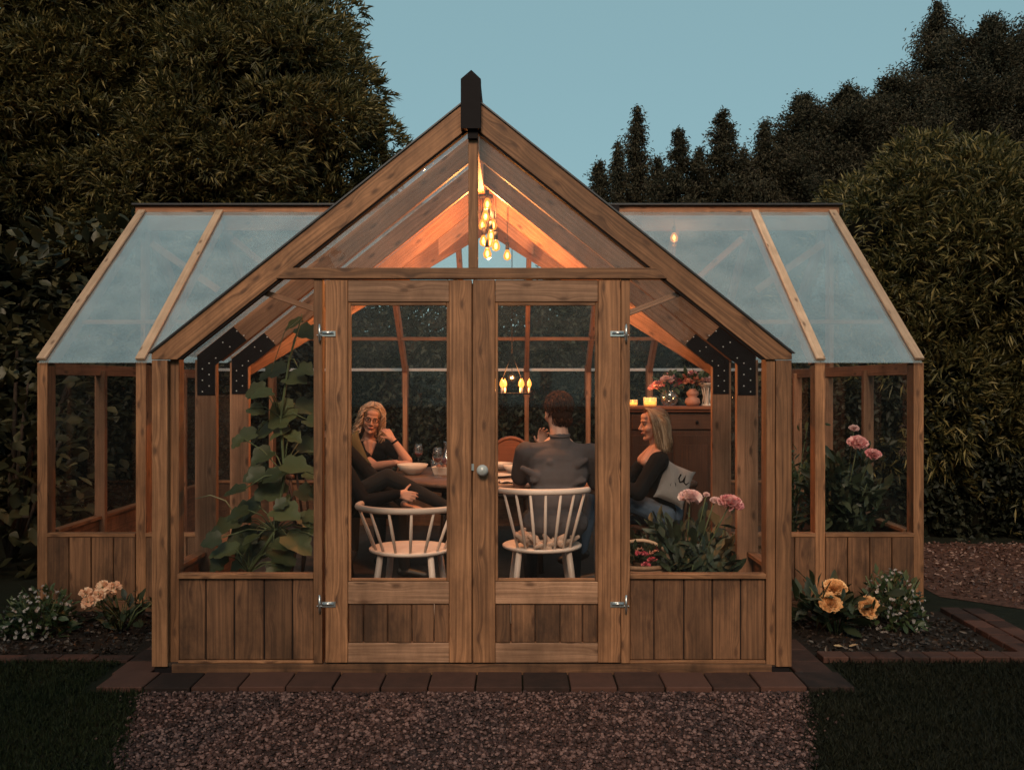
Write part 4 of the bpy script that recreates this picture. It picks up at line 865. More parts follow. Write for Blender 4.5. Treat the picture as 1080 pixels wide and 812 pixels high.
# ---------- person with crossed legs, mostly behind the door frame
def person_b():
    o = Vector((-1.12, 1.92, FZ)); p = thing('person', 'person in black with crossed legs, seated left, mostly behind the door frame', 'person', o)
    V = lambda x, y, z: Vector((x, y, z))-o
    hc = V(-1.105, 1.93, 1.345); M = frame((1, .25, -.05)); nk = V(-1.12, 1.93, 1.20); che = V(-1.135, 1.93, .98); pel = V(-1.12, 1.92, .62); sR = V(-1.10, 1.74, 1.10); sL = V(-1.12, 2.12, 1.10)
    eR = at(384, 530, 1.70)-o; wR = at(421, 521, 1.68)-o; eL = V(-.90, 2.18, .86); wL = at(428, 533, 1.82)-o
    mb = MB(); head(mb, hc, M); limb(mb, [hc+Vector((-.01, 0, -.06)), nk, che], [.05, .052, .09]); torso(mb, pel, che, sL, sR, nk, .95, .95, -.01)
    limb(mb, [sR, eR, eR*.6+wR*.4, wR], [.048, .042, .038, .027]); limb(mb, [sL, eL, wL], [.048, .042, .027])
    hand(mb, wR, (1, .1, -.22), (0, 1, -.35), (-.1, .2, 1), curl=.60, k=1.0, thumb_up=1.3); hand(mb, wL, (1, -.3, -.1), (0, 0, -1), (0, .5, 0), curl=.4, k=.95); sweep('body', mb, SKIN2, p, .0055, 3)
    mb = MB(); torso(mb, pel, che, sL, sR, nk+Vector((0, 0, -.03)), 1, 1, .008); limb(mb, [sR, eR, wR+Vector((-.015, 0, 0))], [.064, .058, .037]); limb(mb, [sL, eL, wL*.9+eL*.1], [.062, .056, .036]); sweep('sweater', mb, BLKC, p, .007, 4)
    face_parts(p, hc, M, 1, 0, None, IRIS); mb = MB(); T = lambda q: hc+M@Vector(q); mb.ell(T((0, -.03, .035)), (.086, .098, .092), M, 16, 10); mb.ell(T((0, -.07, -.03)), (.07, .05, .08), M, 12, 8); sweep('hair', mb, simple('brown_hair', (.05, .03, .02), .6, var=.4, scale=60, bump=.8), p, .006, 2)
    legs(None, None, p, [V(-1.10, 1.83, .62), V(-1.10, 2.02, .62)], [V(-.70, 1.84, .86), V(-.64, 2.05, .58)], [V(-.27, 1.86, .64), V(-.60, 2.05, .15)], [V(-.12, 1.87, .62), V(-.44, 2.05, .095)], DKTR)
person_b()
# ---------- man seen from behind
def person_m():
    o = Vector((.47, 1.05, FZ)); p = thing('person', 'man with short red brown hair in a dark grey sweatshirt seen from behind', 'person', o)
    V = lambda x, y, z: Vector((x, y, z))-o
    hc = V(.515, 1.24, 1.352); M = frame((-.42, 1, -.16), (.02, 0, 1)); nk = V(.525, 1.17, 1.20); che = V(.51, 1.13, .95); pel = V(.49, 1.06, .62); sL = V(.305, 1.14, 1.085); sR = V(.725, 1.14, 1.075)
    eL = V(.262, 1.30, .875); wL = at(571, 472, 1.46)-o; eR = V(.80, 1.30, .83); wR = V(.62, 1.50, .86)
    mb = MB(); head(mb, hc, M, 1.08); limb(mb, [hc+Vector((0, -.02, -.05)), nk, che], [.060, .062, .10]); torso(mb, pel, che, sL, sR, nk, 1.1, 1.1, -.01)
    limb(mb, [sL, eL, eL*.6+wL*.4, wL], [.055, .048, .043, .030]); limb(mb, [sR, eR, eR*.6+wR*.4, wR], [.055, .048, .043, .030])
    hand(mb, wL, (.1, -.1, 1), (.4, -1, 0), (-1, 0, .3), curl=.45, k=.98); hand(mb, wR, (-.8, .5, 0), (0, 0, -1), (0, 1, 0), curl=.4, k=1.0); sweep('body', mb, SKIN2, p, .0055, 3)
    mb = MB(); torso(mb, pel, che, sL, sR, nk+Vector((0, -.006, -.045)), 1.22, 1.15, .016); limb(mb, [nk+Vector((0, -.006, -.034)), nk+Vector((0, -.014, -.09)), che], [.073, .096, .14]); limb(mb, [sL, sL*.25+eL*.75], [.078, .070]); limb(mb, [sR, sR*.25+eR*.75], [.078, .070])
    for k in range(16):
        a = Vector((random.uniform(-.14, .16), -.012+random.uniform(-.006, .006), random.uniform(.60, .98))); mb.caps(a, a+Vector((random.uniform(-.12, .12), .0, random.uniform(-.05, .05))), .03, .02)
    sw = sweep('sweatshirt', mb, GREYC, p, .0075, 5)
    mb = MB(); mb.tube([nk+Vector((math.cos(a)*.064, math.sin(a)*.064-.008, .002+.012*math.sin(a))) for a in [i*math.pi/10 for i in range(21)]], .009, 8, cap=False); part('collar', mb, GREYC, 0, sw)
    face_parts(p, hc, M, 1.08, 0, None, IRIS)
    HM = leafmat('short_red_brown_hair', (.028, .011, .006), (.065, .024, .012), (.13, .05, .024), rough=.8, trans=0, spec=.1)
    T = lambda q: hc+M@(Vector(q)*1.08); mb = MB(); mb.ell(T((0, -.028, .034)), (.081, .093, .086), M, 18, 12); mb.ell(T((0, -.060, -.030)), (.071, .062, .068), M, 14, 9)
    for s in (-1, 1): mb.ell(T((s*.064, .0, .008)), (.016, .03, .045), M, 10, 7)
    hr = part('hair', mb, HM, 0, p); rt = []
    for k in range(1100):
        d0 = Vector((random.gauss(0, 1), random.gauss(-.25, 1), random.gauss(.3, .9))).normalized()
        if d0.y > .45 and d0.z < .35: continue
        if d0.z < -.75: continue
        q = Vector((0, -.028, .034))+Vector((d0.x*.078, d0.y*.090, d0.z*.083)) if d0.z > -.3 else Vector((0, -.058, -.03))+Vector((d0.x*.069, d0.y*.059, d0.z*.066))
        dn = Vector((random.gauss(0, .25), -.35+random.gauss(0, .25), -.75)); dn = (dn-d0*dn.dot(d0)).normalized(); L = random.uniform(.03, .055)
        rt.append(([T(q), T(q+dn*L*.5+d0*.007), T(q+dn*L+d0*.002)], [.0026, .0024, .0006]))
    strands('hair_strands', rt, HM, hr, seg=3)
    legs(None, None, p, [V(.40, 1.10, .64), V(.60, 1.10, .64)], [V(.34, 1.55, .60), V(.64, 1.55, .60)], [V(.34, 1.50, .15), V(.64, 1.42, .15)], [V(.32, 1.66, .095), V(.66, 1.58, .095)], DKTR)
person_m()
# ---------- blond woman in profile
def person_c():
    o = Vector((1.28, 1.78, FZ)); p = thing('person', 'woman in profile with long highlighted blond hair and a black top', 'person', o)
    V = lambda x, y, z: Vector((x, y, z))-o
    hc = V(1.232, 1.75, 1.245); M = frame((-1, -.10, -.06)); nk = V(1.262, 1.75, 1.085); che = V(1.27, 1.76, .88); pel = V(1.31, 1.78, .58); sL = V(1.235, 1.57, 1.00); sR = V(1.26, 1.94, 1.00)
    eL = V(1.09, 1.50, .78); wL = V(.90, 1.62, .86); eR = V(1.05, 1.98, .80); wR = V(.86, 2.02, .87)
    mb = MB(); head(mb, hc, M, .98); limb(mb, [hc+Vector((.015, 0, -.06)), nk, che], [.047, .049, .09]); torso(mb, pel, che, sL, sR, nk, .85, .9, -.01)
    limb(mb, [sL, eL, eL*.6+wL*.4, wL], [.045, .040, .036, .025]); limb(mb, [sR, eR, wR], [.045, .040, .025]); hand(mb, wL, (-1, .2, 0), (0, 0, -1), (0, .5, 0), k=.92); hand(mb, wR, (-1, 0, 0), (0, 0, -1), (0, -.5, 0), k=.92)
    mb.caps(nk+Vector((-.02, -.02, -.03)), V(1.165, 1.65, .985), .05, .04); mb.caps(nk+Vector((-.02, .03, -.03)), V(1.165, 1.82, .985), .05, .04); sweep('body', mb, SKIN, p, .0055, 3)
    mb = MB(); torso(mb, pel, che, sL+Vector((.02, 0, -.01)), sR+Vector((.02, 0, -.01)), che+Vector((.03, 0, .12)), .95, .95, .010); limb(mb, [sL, eL, wL*.8+eL*.2], [.062, .056, .038]); limb(mb, [sR, eR, wR*.8+eR*.2], [.062, .056, .038]); sweep('top', mb, BLKC, p, .007, 4)
    face_parts(p, hc, M, .98, 1, None, simple('blond_brow', (.2, .12, .07), .8))
    HM = leafmat('highlighted_blond_hair', (.16, .085, .045), (.36, .22, .12), (.66, .48, .32), rough=.35, trans=0, spec=.6)
    T = lambda q: hc+M@(Vector(q)*.98); mb = MB(); mb.ell(T((0, -.030, .036)), (.083, .094, .088), M, 18, 12); mb.ell(T((0, -.066, -.05)), (.072, .050, .11), M, 14, 9); hr = part('hair', mb, HM, 0, p); rt = []
    for k in range(420):
        s = random.choice((-1, 1)); a = random.uniform(.15, 3.0); e = random.uniform(.2, 1.3); st = Vector((0, .05-.13*random.random(), .115))
        d0 = Vector((s*math.sin(a)*1, 0, 0)); fy = random.uniform(-.115, .035); w0 = random.uniform(0, 6); L = random.uniform(.19, .25); P = []
        for j in range(10):
            u = j/9
            if u < .3: th = u/.3*math.pi/2; pt = Vector((s*.088*math.sin(th), (.055*(1-u/.3)+fy*(u/.3)), .036+.090*math.cos(th)))
            else: v = (u-.3)/.7; pt = Vector((s*(.088-.012*v), fy-.035*v*(1 if fy > -.06 else .2)+.006*math.sin(w0+v*5), .036-L*v))
            rsh = .35 if False else 1; pt.x = pt.x*(1-.55*max(0, (-fy-.07)/.045)) if u > .25 else pt.x; P.append(T(pt))
        rt.append((P, [.0036]*9+[.001]))
    strands('hair_strands', rt, HM, hr, seg=4)
    legs(None, None, p, [V(1.30, 1.68, .60), V(1.30, 1.86, .60)], [V(.80, 1.66, .80), V(.86, 1.86, .56)], [V(.70, 1.60, .36), V(.86, 1.88, .15)], [V(.56, 1.58, .30), V(.70, 1.88, .095)], JEAN)
person_c()
# ------------------------------------------------------------------ plants
def outl(w, sh=.5): return [(0, 0), (.2, w*.6), (sh, w), (.82, w*.55), (1, 0), (.82, -w*.55), (sh, -w), (.2, -w*.6)]
def peony(name, label, loc, r, h, nleaf, L, blooms, pm, lm=DLEAF, group=None, bloom_n=70, fr=1.0, ymax=.30):
    t = thing(name, label, 'plant', loc, 0, group); st = MB(); ns = 14
    tips = []
    for i in range(ns):
        a = random.uniform(0, 6.28); rr = r*random.uniform(.3, 1); tip = Vector((math.cos(a)*rr, math.sin(a)*rr, h*random.uniform(.6, .95))); tips.append(tip)
        st.tube([(math.cos(a)*.03, math.sin(a)*.03, 0), tip*.5+Vector((0, 0, h*.1)), tip], [.005, .004, .0025], 5)
    for b in blooms: st.tube([(0, 0, h*.4), Vector(b[:3])*.75+Vector((0, 0, h*.1)), (b[0], b[1], b[2])], .004, 5)
    part('stems', st, STEM, 0, t)
    n = nleaf; k = RNG.integers(0, ns, n); T = np.array([list(v) for v in tips]); u = RNG.random((n, 1))**.7
    P = T[k]*(.25+.75*u)+RNG.normal(size=(n, 3))*[r*.2, r*.2, h*.06]; P[:, 2] = np.maximum(P[:, 2], .03)
    P[:, 1] = np.clip(P[:, 1], -ymax, 9); D = nrm(P*[1, 1, .3])*.7+RNG.normal(size=(n, 3))*.55+[0, 0, .15]; D[:, 1] = np.where(P[:, 1] < -ymax*.6, np.abs(D[:, 1]), D[:, 1]); N = np.tile([0, 0, 1.], (n, 1))+RNG.normal(size=(n, 3))*.4
    bigleaves('foliage', P, D, N, L*(.6+.7*RNG.random(n)), lm, t, outl(.2))
    for i, b in enumerate(blooms): petals('blossom', b[:3], b[3], pm[i % len(pm)] if isinstance(pm, list) else pm, t, bloom_n, openness=fr, up=b[4] if len(b) > 4 else (0, -.5, 1))
    return t
def rel(px, py, y, o): return tuple(at(px, py, y)-Vector(o))
# right front window: peony in a pot
o = (1.20, .42, FZ); B = [rel(728, 523, .34, o)+(.062, (0, -.3, 1)), rel(771, 529, .34, o)+(.066, (.2, -.3, 1)), rel(754, 527, .40, o)+(.026,), rel(745, 521, .42, o)+(.018,)]
pot = MB(); pot.lathe([(.001, 0), (.13, 0), (.17, .26), (.18, .26), (.18, .28), (.165, .28), (.16, .25), (.001, .24)], (0, 0, 0), 24)
t = peony('peony_plant', 'potted peony bush with pale pink blooms behind the right front window', o, .38, .68, 1400, .105, B, [PALEP, PINKM, PALEP, PALEP]); part('pot', pot, simple('dark_clay_pot', (.05, .03, .022), .8), 0, t)
# red flower basket
o = (.93, .30, FZ); t = thing('flower_basket', 'wicker handled basket of small red flowers low behind the right front window', 'flower basket', o)
mb = MB()
for k in range(7): mb.tube([(math.cos(a)*(.13+.006*k), math.sin(a)*(.10+.005*k), .30+.028*k) for a in [i*math.pi/10 for i in range(21)]], .013, 6, cap=False)
mb.lathe([(.001, .0), (.09, 0), (.12, .29), (.001, .30)], (0, 0, 0), 18, sy=.8); part('basket', mb, simple('wicker', (.20, .11, .06), .8, var=.4, scale=60), 0, t)
mb = MB(); mb.tube([(math.cos(R(a))*.165, 0, .47+math.sin(R(a))*.13) for a in range(0, 181, 12)], .010, 6); part('handle', mb, simple('pale_wicker', (.42, .27, .17), .7), 0, t)
sprig((0, 0, .47), 90, .14, .06, DLEAF, t)
for k in range(12): a = random.uniform(0, 6.28); rr = random.uniform(.02, .13); petals('blossom', (math.cos(a)*rr, math.sin(a)*rr-.03, random.uniform(.47, .58)), .026, REDP if k % 3 else CORAL, t, 16)
# right wing plants
o = (2.66, 1.95, FZ); B = [rel(905, 466, 1.85, o)+(.07,), rel(921, 478, 1.80, o)+(.055,), rel(901, 451, 2.0, o)+(.035,)]
peony('peony_plant', 'tall peony bush with pink blooms standing inside the right wing', o, .25, 1.02, 1300, .13, B, [PINKM, PINKM, PALEP], DLEAF)
o = (2.42, 2.45, FZ); t = peony('leafy_plant', 'leafy green plant in the right wing beside the front corner post', o, .2, 1.22, 330, .09, [], PINKM, GLEAF)
o = (1.50, .95, FZ); peony('leafy_plant', 'pale leafy seedling by the inner posts of the right arm wall', o, .16, .62, 70, .16, [], PINKM, leafmat('olive_leaves', (.07, .055, .02), (.12, .09, .04), trans=.3))
# squash vine, left front window
t = thing('squash_vine', 'climbing squash vine with very large leaves behind the left front window', 'climbing plant', (-1.05, .45, FZ)); o = Vector((-1.05, .45, FZ))
sp = [at(262, 604, .45), at(290, 560, .45), at(300, 500, .42), at(296, 440, .42), at(305, 380, .42), at(318, 335, .40)]; mb = MB(); mb.tube([v-o for v in sp], [.011, .010, .009, .008, .006, .004], 8); part('stem', mb, STEM, 0, t)
LP = [(312, 342, .12, 200), (322, 350, .14, -20), (292, 392, .18, 190), (310, 400, .15, 20), (320, 430, .17, -10), (300, 437, .20, 215), (272, 412, .13, 185), (283, 455, .21, 205), (322, 470, .15, -20), (262, 459, .13, 180), (310, 492, .17, 20), (288, 515, .20, 200),
      (272, 500, .16, 190), (250, 518, .13, 175), (262, 540, .20, 200), (300, 540, .18, 0), (240, 556, .20, 195), (278, 566, .18, 220), (312, 572, .19, -30), (238, 582, .17, 170), (262, 590, .18, 200), (322, 520, .15, -10), (320, 390, .12, 0), (278, 480, .14, 210), (296, 585, .17, -20), (255, 565, .15, 185), (330, 445, .13, 0), (328, 500, .12, 10), (330, 560, .16, 10), (225, 570, .12, 180)]
P = []; D = []; N = []; S = []; pe = MB()
LP = LP+[(random.gauss(292, 24), random.uniform(395, 598), random.uniform(.08, .14), random.choice((180, 200, 0, -20, 230))) for _ in range(22)]+[(random.uniform(225, 325), random.uniform(545, 600), random.uniform(.08, .14), random.choice((180, 200, 0, -20, 230))) for _ in range(16)]
for px, py, L, a in LP:
    y = .45+random.uniform(-.16, .2); q = at(px, py, y)-o; st = min(sp, key=lambda v: abs((v-o).z-q.z+.05))-o
    d = Vector((math.cos(R(a)), random.uniform(-.6, .1), math.sin(R(a))*.5-.35)).normalized(); P.append(q-d*L*.35); D.append(d); N.append((random.uniform(-.3, .3), random.uniform(-.9, -.3), .8)); S.append(L*.98)
    pe.tube([st, (st+q-d*L*.35)/2+Vector((0, 0, .03)), q-d*L*.35], .0035, 5)
part('leaf_stalks', pe, STEM, 0, t)
bigleaves('foliage', np.array([list(v) for v in P]), np.array([list(v) for v in D]), np.array(N), np.array(S), leafmat('squash_leaves', (.024, .032, .011), (.046, .058, .020), (.085, .100, .040), trans=.3), t, SQ, cup=.22)
mb = MB(); mb.tube([at(206, 526, .40)-o, at(222, 522, .40)-o, at(238, 528, .42)-o, at(250, 545, .45)-o], [.002, .003, .004, .004], 5); mb.tube([at(318, 335, .4)-o, at(300, 350, .4)-o, at(286, 392, .4)-o], .0025, 5); part('tendril', mb, simple('pale_tendril', (.20, .20, .11), .6), 0, t)
mb = MB(); mb.b6(-.42, .36, -.16, .22, 0, .30); part('planter', mb, WDboard, .004, t)
# outdoor beds
o = (2.20, .78, 0); B = [rel(881, 619, .72, o)+(.066, (0, -.5, 1)), rel(876, 635, .60, o)+(.060, (-.2, -.7, .6)), rel(917, 640, .62, o)+(.062, (.1, -1, .5))]
B = [(b[0], b[1], max(b[2], .12), b[3], b[4]) for b in B]
peony('peony_plant', 'low peony with three yellow peach blooms in the right flower bed', o, .30, .30, 150, .12, B, PEACH, DLEAF, bloom_n=110, fr=.95)
def whitebush(label, o, r, h, n):
    t = thing('white_flowered_bush', label, 'flowering bush', o); st = MB()
    for i in range(12): a = i*.52; st.tube([(0, 0, 0), (math.cos(a)*r*.5, math.sin(a)*r*.5, h*.5), (math.cos(a)*r*.8, math.sin(a)*r*.8, h*.85)], .004, 5)
    part('stems', st, STEM, 0, t); q = 420; D = nrm(RNG.normal(size=(q, 3))*[1, 1, .8]+[0, 0, .4]); D[:, 2] = np.abs(D[:, 2]); P = D*[r, r, h]*(.5+.5*RNG.random((q, 1)))
    bigleaves('foliage', P, D+RNG.normal(size=(q, 3))*.5, np.tile([0, 0, 1.], (q, 1))+RNG.normal(size=(q, 3))*.5, .05+.03*RNG.random(q), GLEAF, t, outl(.22))
    D = nrm(RNG.normal(size=(n, 3))*[1, 1, .8]+[0, -.2, .5]); D[:, 2] = np.abs(D[:, 2]); P = D*[r, r, h]*(.92+.15*RNG.random((n, 1))); q = 5
    Pp = np.repeat(P, q, 0); a = np.tile(np.arange(q)*6.283/q, n); rnd = nrm(D+RNG.normal(size=(n, 3))*.4); e1 = nrm(np.cross(rnd, [.3, .2, 1.])); e2 = np.cross(rnd, e1)
    DD = np.repeat(e1, q, 0)*np.cos(a)[:, None]+np.repeat(e2, q, 0)*np.sin(a)[:, None]+np.repeat(rnd, q, 0)*.25
    o2 = bigleaves('small_flowers', Pp, DD, np.repeat(rnd, q, 0), .013, WHITEP, t, outl(.42, .6)); o2['kind'] = 'stuff'; return t
whitebush('white flowering bush at the outer corner of the right flower bed', (2.62, .95, 0), .20, .36, 150)
whitebush('small white flowering bush at the left end of the left flower bed', (-2.70, .80, 0), .22, .27, 150)
o = (-2.22, .85, 0); B = [rel(92, 631, .75, o)+(.045,), rel(110, 624, .82, o)+(.05,), rel(122, 624, .85, o)+(.045,), rel(95, 640, .66, o)+(.045, (0, -1, .4)), rel(106, 632, .7, o)+(.04,)]
B = [(b[0], b[1]-.03, max(b[2], .10)+.04, b[3]*.9, (0, -.8, .7)) for b in B]
peony('lily_plant', 'low plant with salmon pink open flowers in the left flower bed', o, .26, .20, 90, .09, B, [leafmat('salmon_petals', (.60, .30, .18), (.74, .46, .30), (.85, .64, .45), trans=.2)], DLEAF, bloom_n=26, fr=1.25)
mb = MB(); 
fo = bigleaves('fallen_leaf', np.array([[0, 0, 0], [.03, .01, .0]]), np.array([[-1, .1, .1], [1, .2, .12]]), np.array([[0, -.2, 1.], [0, -.2, 1]]), np.array([.06, .06]), leafmat('dry_leaf', (.42, .28, .16), (.5, .36, .2)), None, outl(.18)); fo.location = (2.12, .42, .03); tag(fo, 'pale dry fallen leaf on the soil of the right bed', 'leaf')

# ------------------------------------------------------------------ trees
def rotM(d): return np.array(Vector((0, 0, 1)).rotation_difference(Vector(d)).to_matrix())
def crown(name, lobes, ncl, per, L, W, m, parent, clr=.28, up=.45, dens_in=.15, flat=1.0, droop=.15, tuft=7, front=None):
    """leaves in tufts on clumps on lobes. lobes: (x,y,z,rx,ry,rz)"""
    lob = np.array(lobes, float); vol = (lob[:, 3]*lob[:, 5]); pk = vol/vol.sum(); i = RNG.choice(len(lob), ncl, p=pk); D = nrm(RNG.normal(size=(ncl, 3)))
    if front is not None: D[:, 1] -= front; D = nrm(D)
    rr = np.where(RNG.random(ncl) < dens_in, RNG.random(ncl)*.5+.35, .86+.14*RNG.random(ncl)); C = lob[i, :3]+D*lob[i, 3:6]*rr[:, None]
    keep = np.ones(ncl, bool)
    for j in range(len(lob)):
        q = np.linalg.norm((C-lob[j, :3])/lob[j, 3:6], axis=1); keep &= ~((q < .72) & (j != i))
    C = C[keep]; D = D[keep]; i = i[keep]; R0 = clr*(.6+.8*RNG.random(len(C)))
    nt_ = per; ci = np.repeat(np.arange(len(C)), nt_); d = nrm(RNG.normal(size=(len(ci), 3))+D[ci]*.7+[0, 0, .2]); P0 = C[ci]+d*R0[ci][:, None]*[1, 1, flat]*(.75+.3*RNG.random((len(ci), 1)))
    td = nrm(d*.8+[0, 0, up]+RNG.normal(size=d.shape)*.3); P = np.repeat(P0, tuft, 0); T = np.repeat(td, tuft, 0)+RNG.normal(size=(len(P), 3))*.42; P = P+RNG.normal(size=P.shape)*L*.22
    P[:, 2] = np.maximum(P[:, 2], .05)
    return leaves(name, P, T, L*(.6+.7*RNG.random(len(P))), W, m, parent, droop=droop)
def trunk(parent, base, top, r, branches=()):
    mb = MB(); b = Vector(base); t_ = Vector(top); mb.tube([b-Vector((0, 0, .05)), b.lerp(t_, .15)+Vector((.02, 0, 0)), b.lerp(t_, .5)+Vector((-.04, .03, 0)), t_], [r*1.35, r, r*.8, r*.4], 10)
    for q in branches: q = Vector(q); s = b.lerp(t_, random.uniform(.35, .75)); mb.tube([s, s.lerp(q, .5)+Vector((0, 0, .15)), q], [r*.45, r*.3, r*.08], 7)
    return part('trunk', mb, BARK, 0, parent)
WILL = leafmat('willow_leaves', (.030, .030, .010), (.085, .075, .024), (.24, .185, .065), trans=.3, rough=.55)
CON = leafmat('distant_dark_leaves', (.020, .020, .012), (.045, .040, .024), (.085, .070, .042), trans=.2, rough=.7, spec=.2)
HED = leafmat('hedge_leaves', (.008, .011, .006), (.017, .020, .011), (.034, .036, .020), trans=.2, rough=.6, spec=.3)
DARKIN = simple('dark_light_block', (.006, .0055, .004), 1, var=.4, scale=6, spec=0)  # for solid dark cores added inside foliage to stop light leaking through
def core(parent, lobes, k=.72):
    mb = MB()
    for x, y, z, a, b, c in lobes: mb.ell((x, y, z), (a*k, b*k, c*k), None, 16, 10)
    o = part('light_block_core', mb, DARKIN, 0, parent); return o
# left willow
t = thing('willow_tree', 'tall round bushy willow rising behind the left wing', 'tree', (-3.6, 6.6, 0)); o = np.array([-3.6, 6.6, 0])
def lb(px, py, y, r, ry=None, rz=None):
    r = r*.90-.16; rz = rz and rz*.9-.1; v = at(px, py, y); return (v.x-o[0], v.y-o[1], v.z, r, ry or r*.9, rz or r)
lobes = [lb(268, 135, 6.4, 1.62), lb(215, 40, 6.6, 1.5), lb(290, 40, 6.9, 1.05), lb(110, 60, 6.6, 1.8), lb(20, 120, 6.4, 1.9), lb(140, 200, 6.2, 1.5), lb(330, 160, 6.6, .95), lb(240, 240, 6.4, 1.2)]
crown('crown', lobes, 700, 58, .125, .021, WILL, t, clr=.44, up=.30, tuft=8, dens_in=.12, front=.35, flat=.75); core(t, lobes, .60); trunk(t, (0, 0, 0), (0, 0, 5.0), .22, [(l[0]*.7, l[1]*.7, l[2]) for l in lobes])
# right willow bush
t = thing('willow_bush', 'large round willow bush beside the end of the right wing', 'bush', (5.1, 4.9, 0)); o = np.array([5.1, 4.9, 0])
lobes = [lb(1005, 300, 5.2, 1.62, 1.3, 1.6), lb(920, 270, 5.1, .80), lb(1075, 290, 5.0, 1.5, 1.3), lb(960, 400, 4.9, 1.2), lb(1075, 440, 4.9, 1.3), lb(940, 480, 5.2, 1.0), lb(895, 360, 5.4, .85)]
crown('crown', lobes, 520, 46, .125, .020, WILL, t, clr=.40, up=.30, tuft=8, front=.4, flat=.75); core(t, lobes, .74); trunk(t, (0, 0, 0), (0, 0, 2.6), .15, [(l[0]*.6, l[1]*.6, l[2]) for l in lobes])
# row of trees behind
rowd = [(632, 172, .55, 'c'), (672, 112, .60, 'b'), (716, 138, .62, 'c'), (762, 118, .72, 'c'), (806, 128, .60, 'b'), (846, 106, .85, 'd'), (895, 98, .95, 'd'), (940, 88, .9, 'd'), (988, 2, 1.15, 'b'), (1045, 28, 1.2, 'd'), (1098, -10, 1.3, 'b'), (652, 150, .42, 'b'), (694, 168, .45, 'c'), (738, 158, .45, 'c'), (784, 160, .45, 'b'), (826, 140, .5, 'c')]
words = ['short pointed tree leftmost in the far row behind the right wing', 'slender drooping birch second from the left in the far row', 'dark pointed tree between the slender birch and the broad cone tree', 'broad cone shaped dark tree in the far row', 'thin topped birch right of the broad cone tree', 'round topped dark tree above the left edge of the right willow bush', 'broad rounded dark tree in front of the tallest birches', 'dense dark tree just left of the tallest birch', 'tallest birch with drooping twigs in the right of the far row', 'broad dark tree right of the tallest birch', 'birch cut by the right edge of the picture', 'low tree filling the gap left of the slender drooping birch', 'low pointed tree between the slender birch and its dark neighbour', 'low narrow tree just left of the broad cone tree', 'low narrow tree just right of the broad cone tree', 'low pointed tree right of the thin topped birch']
for (px, py, w_, kd), lbl in zip(rowd, words):
    y = 13.2+random.uniform(-.8, 1.2); tp = at(px, py, y); Ht = tp.z; t = thing('birch_tree' if kd == 'b' else 'dark_tree', lbl, 'tree', (tp.x, y, 0), 0, 'trees in a row far behind the right wing')
    w_ = w_*1.5; nb = int(190+150*w_); Ps = []; Ds = []; mb = MB(); mb.tube([(0, 0, 0), (.03, 0, Ht*.5), (0, 0, Ht*.97), (.01, 0, Ht*1.0)], [.13, .08, .012, .004], 8)
    pf = {'c': lambda u: min(1, .02+1.9*u), 'b': lambda u: min(1, .03+1.7*u), 'd': lambda u: min(1, .08+2.2*u**.85)}[kd]
    for k in range(nb):
        u = ((k+random.random())/nb)**1.15*.86; z = Ht-(Ht-.8)*u; aa = random.uniform(0, 6.28); Lb = w_*pf(u)*random.uniform(.4, 1.4)*(1+.25*math.sin(z*6+aa*2))
        rise = {'c': .15, 'b': .55, 'd': .45}[kd]*Lb; p0 = Vector((0, 0, z)); p1 = Vector((math.cos(aa)*Lb*.55, math.sin(aa)*Lb*.55, z+rise*.8)); p2 = Vector((math.cos(aa)*Lb, math.sin(aa)*Lb, z+rise*(.9 if kd != 'b' else .55)))
        if u < .55: mb.tube([p0, p1, p2], [.016, .010, .003], 4)
        q = int(10+235*Lb); v = np.random.default_rng(k+int(px)).random((q, 1))**.7; A, B_, C_ = (np.array(p) for p in (p0, p1, p2)); X = (1-v)**2*A+2*v*(1-v)*B_+v*v*C_
        sp = .04+.075*min(Lb, 1.2); X = X+RNG.normal(size=X.shape)*[sp, sp, sp*.8]
        if kd == 'b': X[:, 2] -= RNG.random(q)**1.5*.38*v[:, 0]
        Ps.append(X); dd = np.tile(np.array(p2-p0)/max(Lb, .05), (q, 1)); Ds.append(dd*.6+RNG.normal(size=X.shape)*.6+[0, 0, -.7 if kd == 'b' else .1])
    P = np.concatenate(Ps); D = np.concatenate(Ds); leaves('crown', P, D, .05+.05*RNG.random(len(P)), .026, CON, t, droop=.1); part('trunk', mb, BARK, 0, t)
